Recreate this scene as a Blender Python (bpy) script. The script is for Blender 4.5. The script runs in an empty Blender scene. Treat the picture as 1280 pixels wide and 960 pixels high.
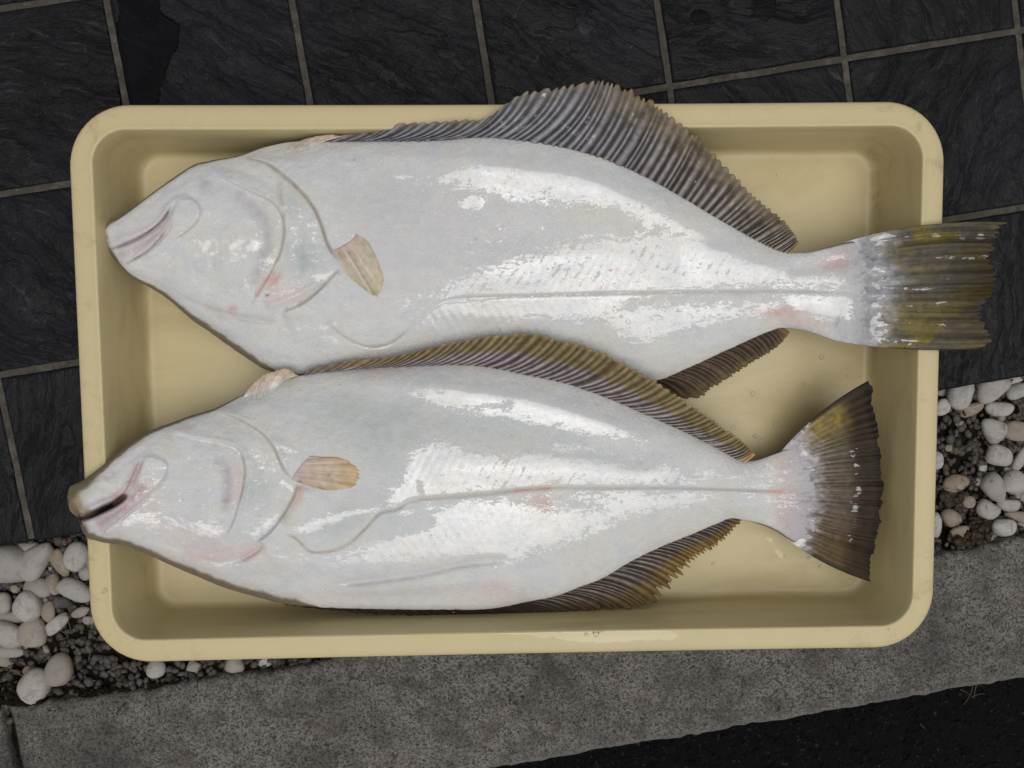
import bpy, math, random
import numpy as np
from mathutils import Matrix, Vector

random.seed(7)
rng = np.random.default_rng(7)
scn = bpy.context.scene
PI = math.pi

# ---------------------------------------------------------------- camera
F = 1000.0                                   # focal length in pixels of a 1280 px wide picture
TH = -0.1519183                              # turn between the tiled floor and the tray
def rx(a): c, s = math.cos(a), math.sin(a); return np.array([[1, 0, 0], [0, c, -s], [0, s, c]])
def ry(a): c, s = math.cos(a), math.sin(a); return np.array([[c, 0, s], [0, 1, 0], [-s, 0, c]])
def rz(a): c, s = math.cos(a), math.sin(a); return np.array([[c, -s, 0], [s, c, 0], [0, 0, 1]])
TC = np.array([0.37258173, -0.49338071, 0.0])                 # tray centre in the floor's own frame
CAM = rz(-TH) @ (np.array([0.3602022, -0.4350488, 0.912191]) - TC)
CR = rz(-TH) @ rz(-0.16238593) @ ry(-0.02310509) @ rx(-0.06569077)
cd = bpy.data.cameras.new('camera'); cam = bpy.data.objects.new('camera', cd)
scn.collection.objects.link(cam); scn.camera = cam
M4 = Matrix([list(CR[i]) + [CAM[i]] for i in range(3)] + [[0, 0, 0, 1]])
cam.matrix_world = M4
cd.sensor_width = 36; cd.lens = 36 * F / 1280; cd.clip_start = 0.01; cd.clip_end = 200

# ---------------------------------------------------------------- sky, sun, exposure
SUN_EL, SUN_AZ = math.radians(78), math.radians(-60)    # azimuth measured from +x towards +y
w = bpy.data.worlds.new("World"); scn.world = w; w.use_nodes = True
nt = w.node_tree
bg = nt.nodes['Background']
sky = nt.nodes.new('ShaderNodeTexSky'); sky.sky_type = 'NISHITA'; sky.sun_disc = False
sky.sun_elevation = SUN_EL; sky.sun_rotation = math.radians(90) - SUN_AZ
sky.air_density = 1.0; sky.dust_density = 3.0
hs = nt.nodes.new('ShaderNodeHueSaturation'); hs.inputs['Saturation'].default_value = 0.15   # overcast: hardly any blue
nt.links.new(sky.outputs[0], hs.inputs['Color']); nt.links.new(hs.outputs[0], bg.inputs[0])
bg.inputs[1].default_value = 0.075
sd = bpy.data.lights.new('sun', 'SUN'); sun = bpy.data.objects.new('sun', sd); scn.collection.objects.link(sun)
sd.energy = 1.38; sd.angle = math.radians(64); sd.color = (1, 0.975, 0.94)
sv = Vector((math.cos(SUN_EL) * math.cos(SUN_AZ), math.cos(SUN_EL) * math.sin(SUN_AZ), math.sin(SUN_EL)))
sun.rotation_euler = sv.to_track_quat('Z', 'Y').to_euler(); sun.location = sv * 5
scn.view_settings.view_transform = 'Standard'; scn.view_settings.look = 'None'
scn.view_settings.exposure = -0.02; scn.view_settings.gamma = 1.0
scn.render.engine = 'CYCLES'
scn.cycles.max_bounces = 6; scn.cycles.diffuse_bounces = 4; scn.cycles.glossy_bounces = 3
scn.cycles.use_denoising = True

# ---------------------------------------------------------------- helpers
def at(px, py, z):
    """a point of the photograph, set down at height z (metres); arrays allowed"""
    px, py, z = np.broadcast_arrays(np.asarray(px, float), np.asarray(py, float), np.asarray(z, float))
    d = np.stack([(px - 640) / F, -(py - 480) / F, -np.ones_like(px)], -1) @ CR.T
    t = (z - CAM[2]) / d[..., 2]
    return CAM + d * t[..., None]
def fl(x, y, z):
    """floor frame (aligned with the tiles) -> world"""
    x, y, z = np.broadcast_arrays(np.asarray(x, float), np.asarray(y, float), np.asarray(z, float))
    return (np.stack([x, y, z], -1) - TC) @ rz(-TH).T
def fl_inv(p):
    return np.asarray(p) @ rz(-TH) + TC

def hash2(ix, iy, seed):
    h = (ix.astype(np.int64) * 374761393 + iy.astype(np.int64) * 668265263 + seed * 974634777) & 0xffffffff
    h = ((h ^ (h >> 13)) * 1274126177) & 0xffffffff
    return ((h ^ (h >> 16)) & 0xffff) / 65535.0
def vnoise(x, y, seed=0):
    x = np.asarray(x, float); y = np.asarray(y, float)
    ix, iy = np.floor(x), np.floor(y); fx, fy = x - ix, y - iy
    fx = fx * fx * (3 - 2 * fx); fy = fy * fy * (3 - 2 * fy)
    a = hash2(ix, iy, seed); b = hash2(ix + 1, iy, seed); c = hash2(ix, iy + 1, seed); d = hash2(ix + 1, iy + 1, seed)
    return (a * (1 - fx) + b * fx) * (1 - fy) + (c * (1 - fx) + d * fx) * fy
def fbm(x, y, seed=0, oct=4):
    s = 0; a = 0.5; n = 0
    for o in range(oct):
        s = s + a * vnoise(x * 2 ** o, y * 2 ** o, seed + o * 17); n += a; a *= 0.5
    return s / n
def sstep(a, b, x):
    t = np.clip((np.asarray(x, float) - a) / (b - a), 0, 1); return t * t * (3 - 2 * t)
def ip(x, pts):
    """smooth curve through control points (monotone-ish cubic via Catmull-Rom on x)"""
    P = np.array(pts, float); X, Y = P[:, 0], P[:, 1]
    m = np.gradient(Y, X) if len(X) > 2 else np.full(len(X), (Y[-1] - Y[0]) / (X[-1] - X[0]))
    x = np.clip(np.asarray(x, float), X[0], X[-1])
    i = np.clip(np.searchsorted(X, x, 'right') - 1, 0, len(X) - 2)
    h = X[i + 1] - X[i]; t = (x - X[i]) / h
    return ((2*t**3 - 3*t**2 + 1) * Y[i] + (t**3 - 2*t**2 + t) * h * m[i] + (-2*t**3 + 3*t**2) * Y[i+1] + (t**3 - t**2) * h * m[i+1])
def pl_dist(X, Y, pts):
    """distance, signed side and running length (0..1) of each point to a polyline"""
    P = np.array(pts, float); best = np.full(X.shape, 1e9); side = np.zeros(X.shape); par = np.zeros(X.shape)
    L = np.concatenate([[0], np.cumsum(np.hypot(*np.diff(P, axis=0).T))])
    for k in range(len(P) - 1):
        a, b = P[k], P[k + 1]; d = b - a; l2 = d @ d
        t = np.clip(((X - a[0]) * d[0] + (Y - a[1]) * d[1]) / l2, 0, 1)
        qx, qy = X - a[0] - t * d[0], Y - a[1] - t * d[1]
        r = np.hypot(qx, qy); m = r < best
        cr = d[0] * (Y - a[1]) - d[1] * (X - a[0])
        best = np.where(m, r, best); side = np.where(m, np.sign(cr), side); par = np.where(m, (L[k] + t * (L[k+1] - L[k])) / L[-1], par)
    return best, side, par
def smooth_pl(pts, n=6):
    P = np.array(pts, float); Q = np.vstack([2*P[0]-P[1], P, 2*P[-1]-P[-2]]); out = []
    for i in range(1, len(Q) - 2):
        for t in np.linspace(0, 1, n, endpoint=False):
            out.append(0.5 * ((2*Q[i]) + (-Q[i-1]+Q[i+1])*t + (2*Q[i-1]-5*Q[i]+4*Q[i+1]-Q[i+2])*t*t + (-Q[i-1]+3*Q[i]-3*Q[i+1]+Q[i+2])*t**3))
    out.append(P[-1]); return np.array(out)
def in_poly(X, Y, pts):
    P = np.array(pts, float); r = np.zeros(X.shape, bool); n = len(P)
    for k in range(n):
        x0, y0 = P[k]; x1, y1 = P[(k + 1) % n]
        if y0 == y1: continue
        c = ((y0 > Y) != (y1 > Y)) & (X < (x1 - x0) * (Y - y0) / (y1 - y0) + x0)
        r ^= c
    return r
def poly_mask(X, Y, pts, soft):
    d, _, _ = pl_dist(X, Y, list(pts) + [pts[0]])
    sd_ = np.where(in_poly(X, Y, pts), d, -d)
    return np.clip(0.5 + 0.5 * sd_ / soft, 0, 1)

def link(name, me, mat=None, parent=None, smooth=True, **props):
    o = bpy.data.objects.new(name, me); scn.collection.objects.link(o)
    if mat is not None and len(me.materials) == 0: me.materials.append(mat)
    if parent is not None: o.parent = parent
    if smooth and len(me.polygons): me.polygons.foreach_set('use_smooth', np.ones(len(me.polygons), bool))
    for k, v in props.items(): o[k] = v
    return o
def mesh(name, V, Fc, attrs=None, colors=None):
    me = bpy.data.meshes.new(name)
    V = np.asarray(V, float).reshape(-1, 3)
    if isinstance(Fc, np.ndarray):
        k = Fc.shape[1]; n = len(Fc)
        me.vertices.add(len(V)); me.vertices.foreach_set('co', V.ravel())
        me.loops.add(n * k); me.loops.foreach_set('vertex_index', Fc.ravel().astype(np.int32))
        me.polygons.add(n); me.polygons.foreach_set('loop_start', np.arange(n, dtype=np.int32) * k)
        me.polygons.foreach_set('loop_total', np.full(n, k, np.int32)); me.update(calc_edges=True)
    else:
        me.from_pydata(V.tolist(), [], Fc)
    for nm, a in (attrs or {}).items():
        at_ = me.attributes.new(nm, 'FLOAT', 'POINT'); at_.data.foreach_set('value', np.asarray(a, np.float32).ravel())
    for nm, a in (colors or {}).items():
        a = np.asarray(a, np.float32).reshape(-1, 3); a = np.concatenate([a, np.ones((len(a), 1), np.float32)], 1)
        at_ = me.color_attributes.new(nm, 'FLOAT_COLOR', 'POINT'); at_.data.foreach_set('color', a.ravel())
    me.validate(); return me
def grid_faces(nu, nv, off=0, flip=False, wrap=False):
    i = np.arange(nu if wrap else nu - 1)[:, None]; j = np.arange(nv - 1)[None, :]
    a = i * nv + j; b = ((i + 1) % nu) * nv + j
    f = np.stack([a, b, b + 1, a + 1], -1).reshape(-1, 4) + off
    return f[:, ::-1].copy() if flip else f
def empty(name, loc, **props):
    o = bpy.data.objects.new(name, None); scn.collection.objects.link(o); o.location = loc; o.empty_display_size = .05
    for k, v in props.items(): o[k] = v
    return o
def srgb(r, g, b):
    f = lambda c: (c / 255 / 12.92) if c / 255 <= 0.04045 else ((c / 255 + 0.055) / 1.055) ** 2.4
    return np.array([f(r), f(g), f(b)])

# node helper
class N:
    def __init__(s, name):
        s.m = bpy.data.materials.new(name); s.m.use_nodes = True; s.t = s.m.node_tree
        s.b = s.t.nodes['Principled BSDF']
    def n(s, typ, ins=None, **kw):
        nd = s.t.nodes.new('ShaderNode' + typ)
        for k, v in kw.items(): setattr(nd, k, v)
        for k, v in (ins or {}).items(): s.set(nd.inputs[k], v)
        return nd
    def set(s, sock, v):
        if isinstance(v, bpy.types.NodeSocket): s.t.links.new(v, sock)
        elif isinstance(v, bpy.types.Node): s.t.links.new(v.outputs[0], sock)
        else:
            if sock.type == 'RGBA' and len(v) == 3: v = (*v, 1)
            sock.default_value = v
    def math(s, op, a, b=0.0, c=0.0, clamp=False):
        nd = s.t.nodes.new('ShaderNodeMath'); nd.operation = op; nd.use_clamp = clamp
        for i, v in enumerate((a, b, c)):
            if i < len(nd.inputs): s.set(nd.inputs[i], v)
        return nd.outputs[0]
    def mix(s, f, a, b, typ='RGBA', blend='MIX'):
        nd = s.t.nodes.new('ShaderNodeMix'); nd.data_type = typ
        if typ == 'RGBA': nd.blend_type = blend
        k = {'RGBA': (6, 7, 2), 'FLOAT': (2, 3, 0)}[typ]
        s.set(nd.inputs[0], f); s.set(nd.inputs[k[0]], a); s.set(nd.inputs[k[1]], b)
        return nd.outputs[k[2]]
    def ss(s, v, lo, hi, a=0.0, b=1.0):
        nd = s.t.nodes.new('ShaderNodeMapRange'); nd.interpolation_type = 'SMOOTHSTEP'
        s.set(nd.inputs[0], v); s.set(nd.inputs[1], lo); s.set(nd.inputs[2], hi); s.set(nd.inputs[3], a); s.set(nd.inputs[4], b)
        return nd.outputs[0]
    def noise(s, vec, scale, detail=4, rough=0.55, dist=0.0, out=0):
        nd = s.n('TexNoise', {'Scale': scale, 'Detail': detail, 'Roughness': rough, 'Distortion': dist})
        if vec is not None: s.set(nd.inputs['Vector'], vec)
        return nd.outputs[out]
    def vor(s, vec, scale, feature='F1', out=0, rnd=1.0):
        nd = s.t.nodes.new('ShaderNodeTexVoronoi'); nd.feature = feature
        s.set(nd.inputs['Scale'], scale); s.set(nd.inputs['Randomness'], rnd)
        if vec is not None: s.set(nd.inputs['Vector'], vec)
        return nd.outputs[out]
    def obj(s): return s.n('TexCoord').outputs['Object']
    def attr(s, name, out='Fac'): return s.n('Attribute', attribute_name=name).outputs[out]
    def mapping(s, vec, scale=(1, 1, 1), rot=(0, 0, 0), loc=(0, 0, 0)):
        return s.n('Mapping', {'Vector': vec, 'Scale': scale, 'Rotation': rot, 'Location': loc}).outputs[0]
    def bump(s, h, strength, dist, normal=None):
        nd = s.n('Bump', {'Height': h, 'Strength': strength, 'Distance': dist})
        if normal is not None: s.set(nd.inputs['Normal'], normal)
        return nd.outputs[0]
    def vadd(s, a, b):
        nd = s.t.nodes.new('ShaderNodeVectorMath'); nd.operation = 'ADD'; s.set(nd.inputs[0], a); s.set(nd.inputs[1], b); return nd.outputs[0]
    def vmul(s, a, k):
        nd = s.t.nodes.new('ShaderNodeVectorMath'); nd.operation = 'SCALE'; s.set(nd.inputs[0], a); nd.inputs['Scale'].default_value = k; return nd.outputs[0]
    def out(s, **kw):
        for k, v in kw.items(): s.set(s.b.inputs[k.replace('_', ' ')], v)
        return s.m

# ---------------------------------------------------------------- materials
def mat_slate():
    s = N('slate'); o = s.obj(); rnd = s.n('ObjectInfo').outputs['Random']
    off = s.n('CombineXYZ', {'X': s.math('MULTIPLY', rnd, 37.0), 'Y': s.math('MULTIPLY', rnd, 91.0), 'Z': s.math('MULTIPLY', rnd, 13.0)}).outputs[0]
    rot = s.n('VectorRotate', {'Vector': o, 'Angle': s.math('ADD', s.math('MULTIPLY', rnd, 2.4), 0.2)}, rotation_type='Z_AXIS').outputs[0]
    v = s.vadd(rot, off)
    warp = s.vadd(v, s.vmul(s.noise(v, 7, 4, .5, out=1), .06))
    st = s.mapping(warp, (7, 26, 10))
    n1 = s.noise(st, 1.2, 7, .6, .7)
    st2 = s.mapping(warp, (38, 95, 40)); n2 = s.noise(st2, 1.3, 5, .65, .6)
    ridge = s.math('ABSOLUTE', s.math('SUBTRACT', n1, .5)); steps = s.ss(ridge, 0.0, .05)
    fine = s.noise(v, 420, 4, .6)
    h = s.math('ADD', s.math('ADD', s.math('MULTIPLY', n1, 1.0), s.math('MULTIPLY', steps, .16)), s.math('ADD', s.math('MULTIPLY', n2, .42), s.math('MULTIPLY', fine, .09)))
    tint = s.mix(s.ss(s.noise(v, 7, 4), .35, .7), (.0030, .0031, .0044), (.0080, .0083, .0108))
    tint = s.mix(s.ss(s.noise(s.mapping(warp, (14, 95, 20)), 1.4, 7, .75, .4), .57, .70), tint, (.036, .036, .041))
    dust = s.ss(s.noise(v, 60, 6, .7), .6, .8); tint = s.mix(s.math('MULTIPLY', dust, .3), tint, (.05, .05, .05))
    scr = s.ss(s.noise(s.mapping(v, (30, 3, 3), (0, 0, .6)), 14, 3, .5, .3), .735, .76); tint = s.mix(s.math('MULTIPLY', scr, .5), tint, (.12, .12, .12))
    wet = s.ss(s.math('ADD', s.attr('wet'), s.math('ADD', s.math('MULTIPLY', s.math('SUBTRACT', s.noise(s.n('TexCoord').outputs['Object'], 70, 6, .7), .5), .9), s.math('MULTIPLY', s.math('SUBTRACT', n1, .5), .5))), .46, .54); tint = s.mix(wet, tint, s.mix(.5, (.003, .003, .0035), tint))
    h = s.math('MULTIPLY', h, s.math('SUBTRACT', 1.0, s.math('MULTIPLY', wet, .8)))
    return s.out(Base_Color=tint, Roughness=s.mix(wet, s.ss(fine, .3, .7, .36, .56), .30, 'FLOAT'), Specular_IOR_Level=s.mix(wet, .25, .08, 'FLOAT'), Normal=s.bump(h, 1.0, .0062))
def mat_grout():
    s = N('grout'); o = s.obj(); n = s.noise(o, 90, 5, .7); n2 = s.noise(o, 11, 4)
    c = s.mix(s.ss(n, .3, .75), (.045, .041, .034), (.125, .113, .095)); c = s.mix(s.ss(n2, .35, .66), c, (.055, .048, .038))
    c = s.mix(s.ss(s.noise(o, 300, 2), .68, .72), c, (.15, .14, .125))
    return s.out(Base_Color=c, Roughness=.9, Specular_IOR_Level=.2, Normal=s.bump(s.noise(o, 500, 5, .7), .6, .001))
def mat_granite():
    s = N('granite'); o = s.obj()
    wv = s.vadd(o, s.vmul(s.noise(o, 130, 3, .6, out=1), .006))
    g = s.vor(wv, 480, out=1); gv = s.n('SeparateColor', {'Color': g}).outputs[0]
    g2 = s.noise(wv, 400, 5, .8); g3 = s.noise(o, 35, 5, .65)
    c = s.mix(s.ss(gv, .15, .95), (.042, .038, .034), (.225, .21, .19)); c = s.mix(s.ss(g2, .42, .66), c, (.26, .243, .217))
    c = s.mix(s.ss(g2, .47, .34), c, (.017, .016, .015))
    c = s.mix(s.math('MULTIPLY', s.ss(g3, .4, .66), .5), c, (.05, .046, .042))
    c = s.mix(s.math('MULTIPLY', s.ss(s.noise(o, 5.5, 4), .45, .7), .5), c, (.035, .033, .032))
    c = s.mix(s.math('MULTIPLY', s.ss(s.noise(o, 14, 5, .7), .55, .75), .3), c, (.16, .12, .085))
    c = s.mix(s.attr('edge'), c, (.21, .20, .19))
    pit = s.ss(s.noise(o, 55, 4, .6, .6), .26, .33, 1, 0); c = s.mix(s.math('MULTIPLY', pit, .8), c, (.022, .02, .018))
    h = s.math('ADD', s.math('ADD', s.math('MULTIPLY', g2, .7), s.math('MULTIPLY', gv, .25)), s.math('SUBTRACT', s.math('MULTIPLY', g3, 1.3), s.math('MULTIPLY', pit, 1.2)))
    return s.out(Base_Color=c, Roughness=.85, Specular_IOR_Level=.25, Normal=s.bump(h, .9, .0028))
def mat_pebble():
    s = N('white_pebble'); o = s.obj(); rnd = s.n('ObjectInfo').outputs['Random']
    v = s.vadd(o, s.n('CombineXYZ', {'X': s.math('MULTIPLY', rnd, 31.0), 'Y': s.math('MULTIPLY', rnd, 17.0)}).outputs[0])
    tone = s.attr('tone')
    base = s.mix(s.ss(rnd, 0, 1), (.30, .285, .265), (.43, .415, .395))
    c = s.mix(s.ss(tone, 0.1, 1.0), base, (.24, .19, .135))
    c = s.mix(s.ss(tone, 1.2, 2.0), c, (.115, .05, .03)); c = s.mix(s.ss(tone, 2.4, 3.0), c, (.045, .046, .052))
    c = s.mix(s.math('MULTIPLY', s.ss(s.noise(v, 90, 5, .7), .45, .72), .6), c, (.22, .175, .14)); c = s.mix(s.math('MULTIPLY', s.ss(s.noise(v, 45, 4, .6, 1.5), .56, .60), s.ss(rnd, .4, .6)), c, (.29, .27, .25))
    c = s.mix(s.math('MULTIPLY', s.ss(s.noise(v, 600, 3, .7), .55, .7), .4), c, (.16, .15, .14))
    c = s.mix(s.ss(s.vor(v, 260), .16, .07), c, (.17, .16, .15))
    stain = s.math('MULTIPLY', s.ss(s.noise(v, 75, 5, .65, 1.2), .52, .62), s.attr('stain')); c = s.mix(stain, c, (.06, .035, .022))
    return s.out(Base_Color=c, Roughness=.62, Specular_IOR_Level=.3, Normal=s.bump(s.math('ADD', s.noise(v, 320, 5, .7), s.math('MULTIPLY', s.noise(v, 60, 3), .8)), .55, .0011))
def mat_gravel():
    s = N('gravel_stone'); o = s.obj(); r = s.attr('rnd')
    c = s.mix(s.ss(r, 0, 1), (.022, .02, .018), (.085, .076, .068)); c = s.mix(s.math('MULTIPLY', s.ss(s.math('FRACT', s.math('MULTIPLY', r, 7.3)), .8, .95), .7), c, (.065, .038, .02))
    c = s.mix(s.ss(s.noise(o, 500, 4, .7), .5, .7), c, (.13, .12, .11))
    return s.out(Base_Color=c, Roughness=.6, Specular_IOR_Level=.3, Normal=s.bump(s.noise(o, 700, 4, .7), .6, .001))
def mat_soil():
    s = N('soil'); o = s.obj()
    c = s.mix(s.ss(s.noise(o, 40, 6, .7), .35, .7), (.006, .005, .004), (.022, .017, .010)); c = s.mix(s.ss(s.noise(o, 18, 4), .58, .72), c, (.018, .020, .006))
    return s.out(Base_Color=c, Roughness=.95, Specular_IOR_Level=.1, Normal=s.bump(s.noise(o, 220, 6, .75), 1, .004))
def mat_asphalt():
    s = N('asphalt'); o = s.obj(); r = s.attr('rnd')
    c = s.mix(s.ss(s.noise(o, 260, 5, .75), .4, .7), (.0015, .0015, .0016), (.006, .006, .0064))
    c = s.mix(s.ss(r, .3, 1), c, (.013, .013, .0138)); c = s.mix(s.ss(s.noise(o, 160, 2), .66, .70), c, (.032, .032, .033))
    return s.out(Base_Color=c, Roughness=.5, Specular_IOR_Level=.12, Normal=s.bump(s.noise(o, 330, 5, .75), 1, .004))
def mat_tray():
    s = N('cream_plastic'); o = s.obj()
    c = s.mix(s.noise(o, 6, 4), (.555, .465, .255), (.60, .51, .285))
    dirt = s.attr('dirt')
    sm = s.math('MULTIPLY', s.ss(s.noise(o, 34, 6, .7, .8), .52, .72), s.math('MULTIPLY', dirt, .9))
    c = s.mix(s.math('MULTIPLY', sm, .34), c, (.17, .14, .085))
    spk = s.math('MULTIPLY', s.ss(s.noise(o, 210, 5, .75, .5), .66, .74), s.ss(s.noise(o, 21, 3), .5, .62)); c = s.mix(s.math('MULTIPLY', spk, s.math('MULTIPLY', dirt, .8)), c, (.07, .062, .05))
    scr = s.ss(s.noise(s.mapping(o, (1, 40, 10), (0, 0, .35)), 9, 4, .6), .72, .76); c = s.mix(s.math('MULTIPLY', scr, s.math('MULTIPLY', dirt, .22)), c, (.2, .165, .10))
    c = s.mix(s.math('MULTIPLY', s.attr('rust'), s.ss(s.noise(o, 50, 5, .7), .4, .65)), c, (.30, .19, .06))
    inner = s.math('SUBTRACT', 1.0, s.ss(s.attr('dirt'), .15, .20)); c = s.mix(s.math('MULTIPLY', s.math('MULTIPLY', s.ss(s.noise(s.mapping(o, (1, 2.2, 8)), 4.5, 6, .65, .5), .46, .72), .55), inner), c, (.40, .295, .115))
    c = s.mix(s.math('MULTIPLY', s.ss(s.noise(o, 160, 4, .7), .66, .72), .35), c, (.30, .24, .14)); c = s.mix(s.math('MULTIPLY', s.ss(s.noise(s.mapping(o, (60, 2, 2), (0, 0, .3)), 5, 5, .7), .66, .70), .22), c, (.72, .65, .43))
    wetp = s.attr('wetp'); wet = s.ss(s.math('ADD', wetp, s.math('MULTIPLY', s.math('SUBTRACT', s.noise(o, 60, 5, .65, .6), .5), .9)), .47, .53)
    drops = s.math('MULTIPLY', s.ss(s.vor(o, 62), .13, .10), s.ss(s.noise(o, 13, 2), .57, .60)); drops = s.math('MULTIPLY', drops, s.attr('floor'))
    film = s.math('MAXIMUM', wet, drops)
    h = s.math('ADD', s.math('MULTIPLY', s.noise(o, 700, 3, .6), .14), s.math('MULTIPLY', drops, 1.4))
    return s.out(Base_Color=c, Roughness=s.mix(film, s.ss(s.noise(o, 25, 4), .3, .7, .30, .42), .08, 'FLOAT'), Specular_IOR_Level=s.mix(film, .4, .75, 'FLOAT'), Normal=s.bump(h, .5, .0006), Subsurface_Weight=.12, Subsurface_Radius=(.02, .016, .006), Subsurface_Scale=.3)
def mat_skin():
    s = N('fish_skin'); o = s.obj()
    col = s.attr('Col', 'Color')
    lum = s.ss(s.attr('Col', 'Fac'), .30, .55); blot = s.noise(o, 26, 5, .6); c = s.mix(s.math('MULTIPLY', s.math('MULTIPLY', s.ss(blot, .38, .66), .42), lum), col, (.60, .615, .61))
    c = s.mix(s.math('MULTIPLY', s.math('MULTIPLY', s.ss(s.noise(o, 85, 6, .7), .46, .66), .24), lum), c, (.50, .49, .52))
    speck = s.ss(s.vor(o, 36), .038, .022); c = s.mix(s.math('MULTIPLY', speck, .6), c, (.22, .21, .16))
    # scales: small pits laid in oblique rows
    rows = s.mapping(o, (1, 1.15, .3), (0, 0, .5)); sc = s.vor(rows, 430, rnd=.35)
    c = s.mix(s.math('MULTIPLY', s.math('MULTIPLY', s.ss(sc, .35, .75), .14), lum), c, (.42, .44, .46))
    ns = s.noise(s.mapping(o, (62, 170, 80), (0, 0, -.05)), 1, 7, .72, .9); nf = s.noise(o, 360, 4, .75)
    m = s.math('ADD', s.attr('wet'), s.math('ADD', s.math('MULTIPLY', s.math('SUBTRACT', ns, .5), 1.9), s.math('MULTIPLY', s.math('SUBTRACT', nf, .5), 1.1)))
    ring_d = s.vor(o, 70); ring = s.math('MULTIPLY', s.ss(ring_d, .20, .15), s.ss(ring_d, .07, .12)); ring = s.math('MULTIPLY', ring, s.ss(s.noise(o, 17, 2), .5, .55))
    m = s.math('SUBTRACT', m, s.math('MULTIPLY', ring, .35))
    wet = s.ss(m, .48, .54)
    glint = s.math('MULTIPLY', s.ss(s.noise(s.mapping(o, (160, 300, 100)), 1, 4, .7, .4), .61, .63), s.attr('glint')); wet = s.math('MULTIPLY', s.math('MAXIMUM', wet, glint), s.ss(s.attr('Col', 'Fac'), .05, .25, .35, 1.0))
    h = s.math('ADD', s.math('MULTIPLY', sc, .22), s.math('ADD', s.math('MULTIPLY', s.noise(o, 120, 5, .6), .8), s.math('MULTIPLY', nf, .25)))
    nd = s.bump(h, s.mix(wet, 1.0, .4, 'FLOAT'), .0017)
    cw = s.bump(s.math('ADD', s.noise(o, 150, 3, .6), s.math('MULTIPLY', s.noise(o, 520, 3, .6), .5)), .26, .0008)
    return s.out(Base_Color=c, Roughness=.5, Specular_IOR_Level=s.mix(s.ss(s.attr('Col', 'Fac'), .05, .3), .06, .22, 'FLOAT'), IOR=1.4, Normal=nd, Coat_Weight=s.math('MULTIPLY', wet, s.ss(s.noise(o, 210, 5, .7), .30, .62, .62, 1.0)), Coat_Roughness=s.ss(nf, .3, .7, .05, .2), Coat_IOR=FILM_IOR, Coat_Normal=cw,
                 Subsurface_Weight=.15, Subsurface_Radius=(.009, .006, .005), Subsurface_Scale=.10)
def mat_fin():
    s = N('fin_membrane'); o = s.obj()
    col = s.attr('Col', 'Color'); dk = s.ss(s.attr('Col', 'Fac'), .45, .2); c = s.mix(s.math('MULTIPLY', s.math('MULTIPLY', s.ss(s.noise(o, 110, 5, .7), .42, .7), .45), dk), col, (.035, .028, .016))
    c = s.mix(s.math('MULTIPLY', s.math('MULTIPLY', s.ss(s.noise(o, 260, 4, .7), .58, .7), .25), s.ss(s.attr('Col', 'Fac'), .06, .25)), c, (.22, .21, .19))
    m = s.math('ADD', s.attr('wet'), s.math('ADD', s.math('MULTIPLY', s.math('SUBTRACT', s.noise(s.mapping(o, (50, 105, 60)), 1, 6, .68, .9), .5), 1.5), s.math('MULTIPLY', s.math('SUBTRACT', s.noise(o, 350, 4, .7), .5), .35)))
    wet = s.ss(m, .485, .52)
    return s.out(Base_Color=c, Roughness=.46, Specular_IOR_Level=.17, Normal=s.bump(s.math('ADD', s.noise(o, 260, 4, .65), s.math('MULTIPLY', s.noise(o, 900, 2), .4)), .5, .0008), Coat_Weight=wet, Coat_Roughness=.07, Coat_IOR=FILM_IOR,
                 Subsurface_Weight=.1, Subsurface_Radius=(.004, .003, .002), Subsurface_Scale=.3)
FILM_IOR = 2.12
M = dict(slate=mat_slate(), grout=mat_grout(), granite=mat_granite(), pebble=mat_pebble(), gravel=mat_gravel(), soil=mat_soil(), asphalt=mat_asphalt(), tray=mat_tray(), skin=mat_skin(), fin=mat_fin())
def plain(name, c, r=.6, spec=.3, nscale=80, var=.3):
    s = N(name); o = s.obj(); n = s.noise(o, nscale, 5, .65)
    cc = s.mix(s.ss(n, .3, .7), tuple(np.array(c) * (1 - var)), tuple(np.array(c) * (1 + var)))
    return s.out(Base_Color=cc, Roughness=r, Specular_IOR_Level=spec, Normal=s.bump(n, .4, .001))
M['straw'] = plain('dry_straw', (.20, .15, .085)); M['leaf'] = plain('dead_leaf', (.034, .024, .013)); M['moss'] = plain('moss', (.013, .012, .006), .95, .1)
M['mouth'] = plain('mouth_lining', (.05, .02, .02), .3)

# ---------------------------------------------------------------- ground: asphalt, bed, kerb, tiled step
T = 0.2; RY = 0.98374
ZB, ZK, ZA = -0.028, -0.004, -0.052
def zbed(x, y): return ZB + .012 * sstep(-.735, -.78, y) + .005 * (fbm(x * 45, y * 45, 9, 3) - .5)
# asphalt road: fine sheet near the kerb, coarse beyond
def sheet(name, x0, x1, y0, y1, nx, ny, zf, mat, attrs=None, **kw):
    gx, gy = np.meshgrid(np.linspace(x0, x1, nx), np.linspace(y0, y1, ny), indexing='ij')
    V = fl(gx, gy, zf(gx, gy)); return link(name, mesh(name, V, grid_faces(nx, ny), attrs(gx, gy) if attrs else None), mat, **kw)
def zasph(x, y):
    return ZA + .0035 * (fbm(x * 120, y * 120, 3, 3) - .5) + .003 * (fbm(x * 9, y * 9, 4, 2) - .5)
road = empty('asphalt_road', (0, 0, 0), kind='structure')
o = sheet('road_surface', -.35, 1.35, -1.35, -.80, 340, 120, zasph, M['asphalt']); o.parent = road
gx = [-6, -.35, 1.35, 7]; gy = [-8, -1.35, -.80]
V = [fl(x, y, ZA - (.004 if (x in (-6, 7) or y == -8) else 0)) for x in gx for y in gy]
Fq = [(0, 3, 4, 1), (1, 4, 5, 2), (3, 6, 7, 4), (6, 9, 10, 7), (7, 10, 11, 8)]
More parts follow.
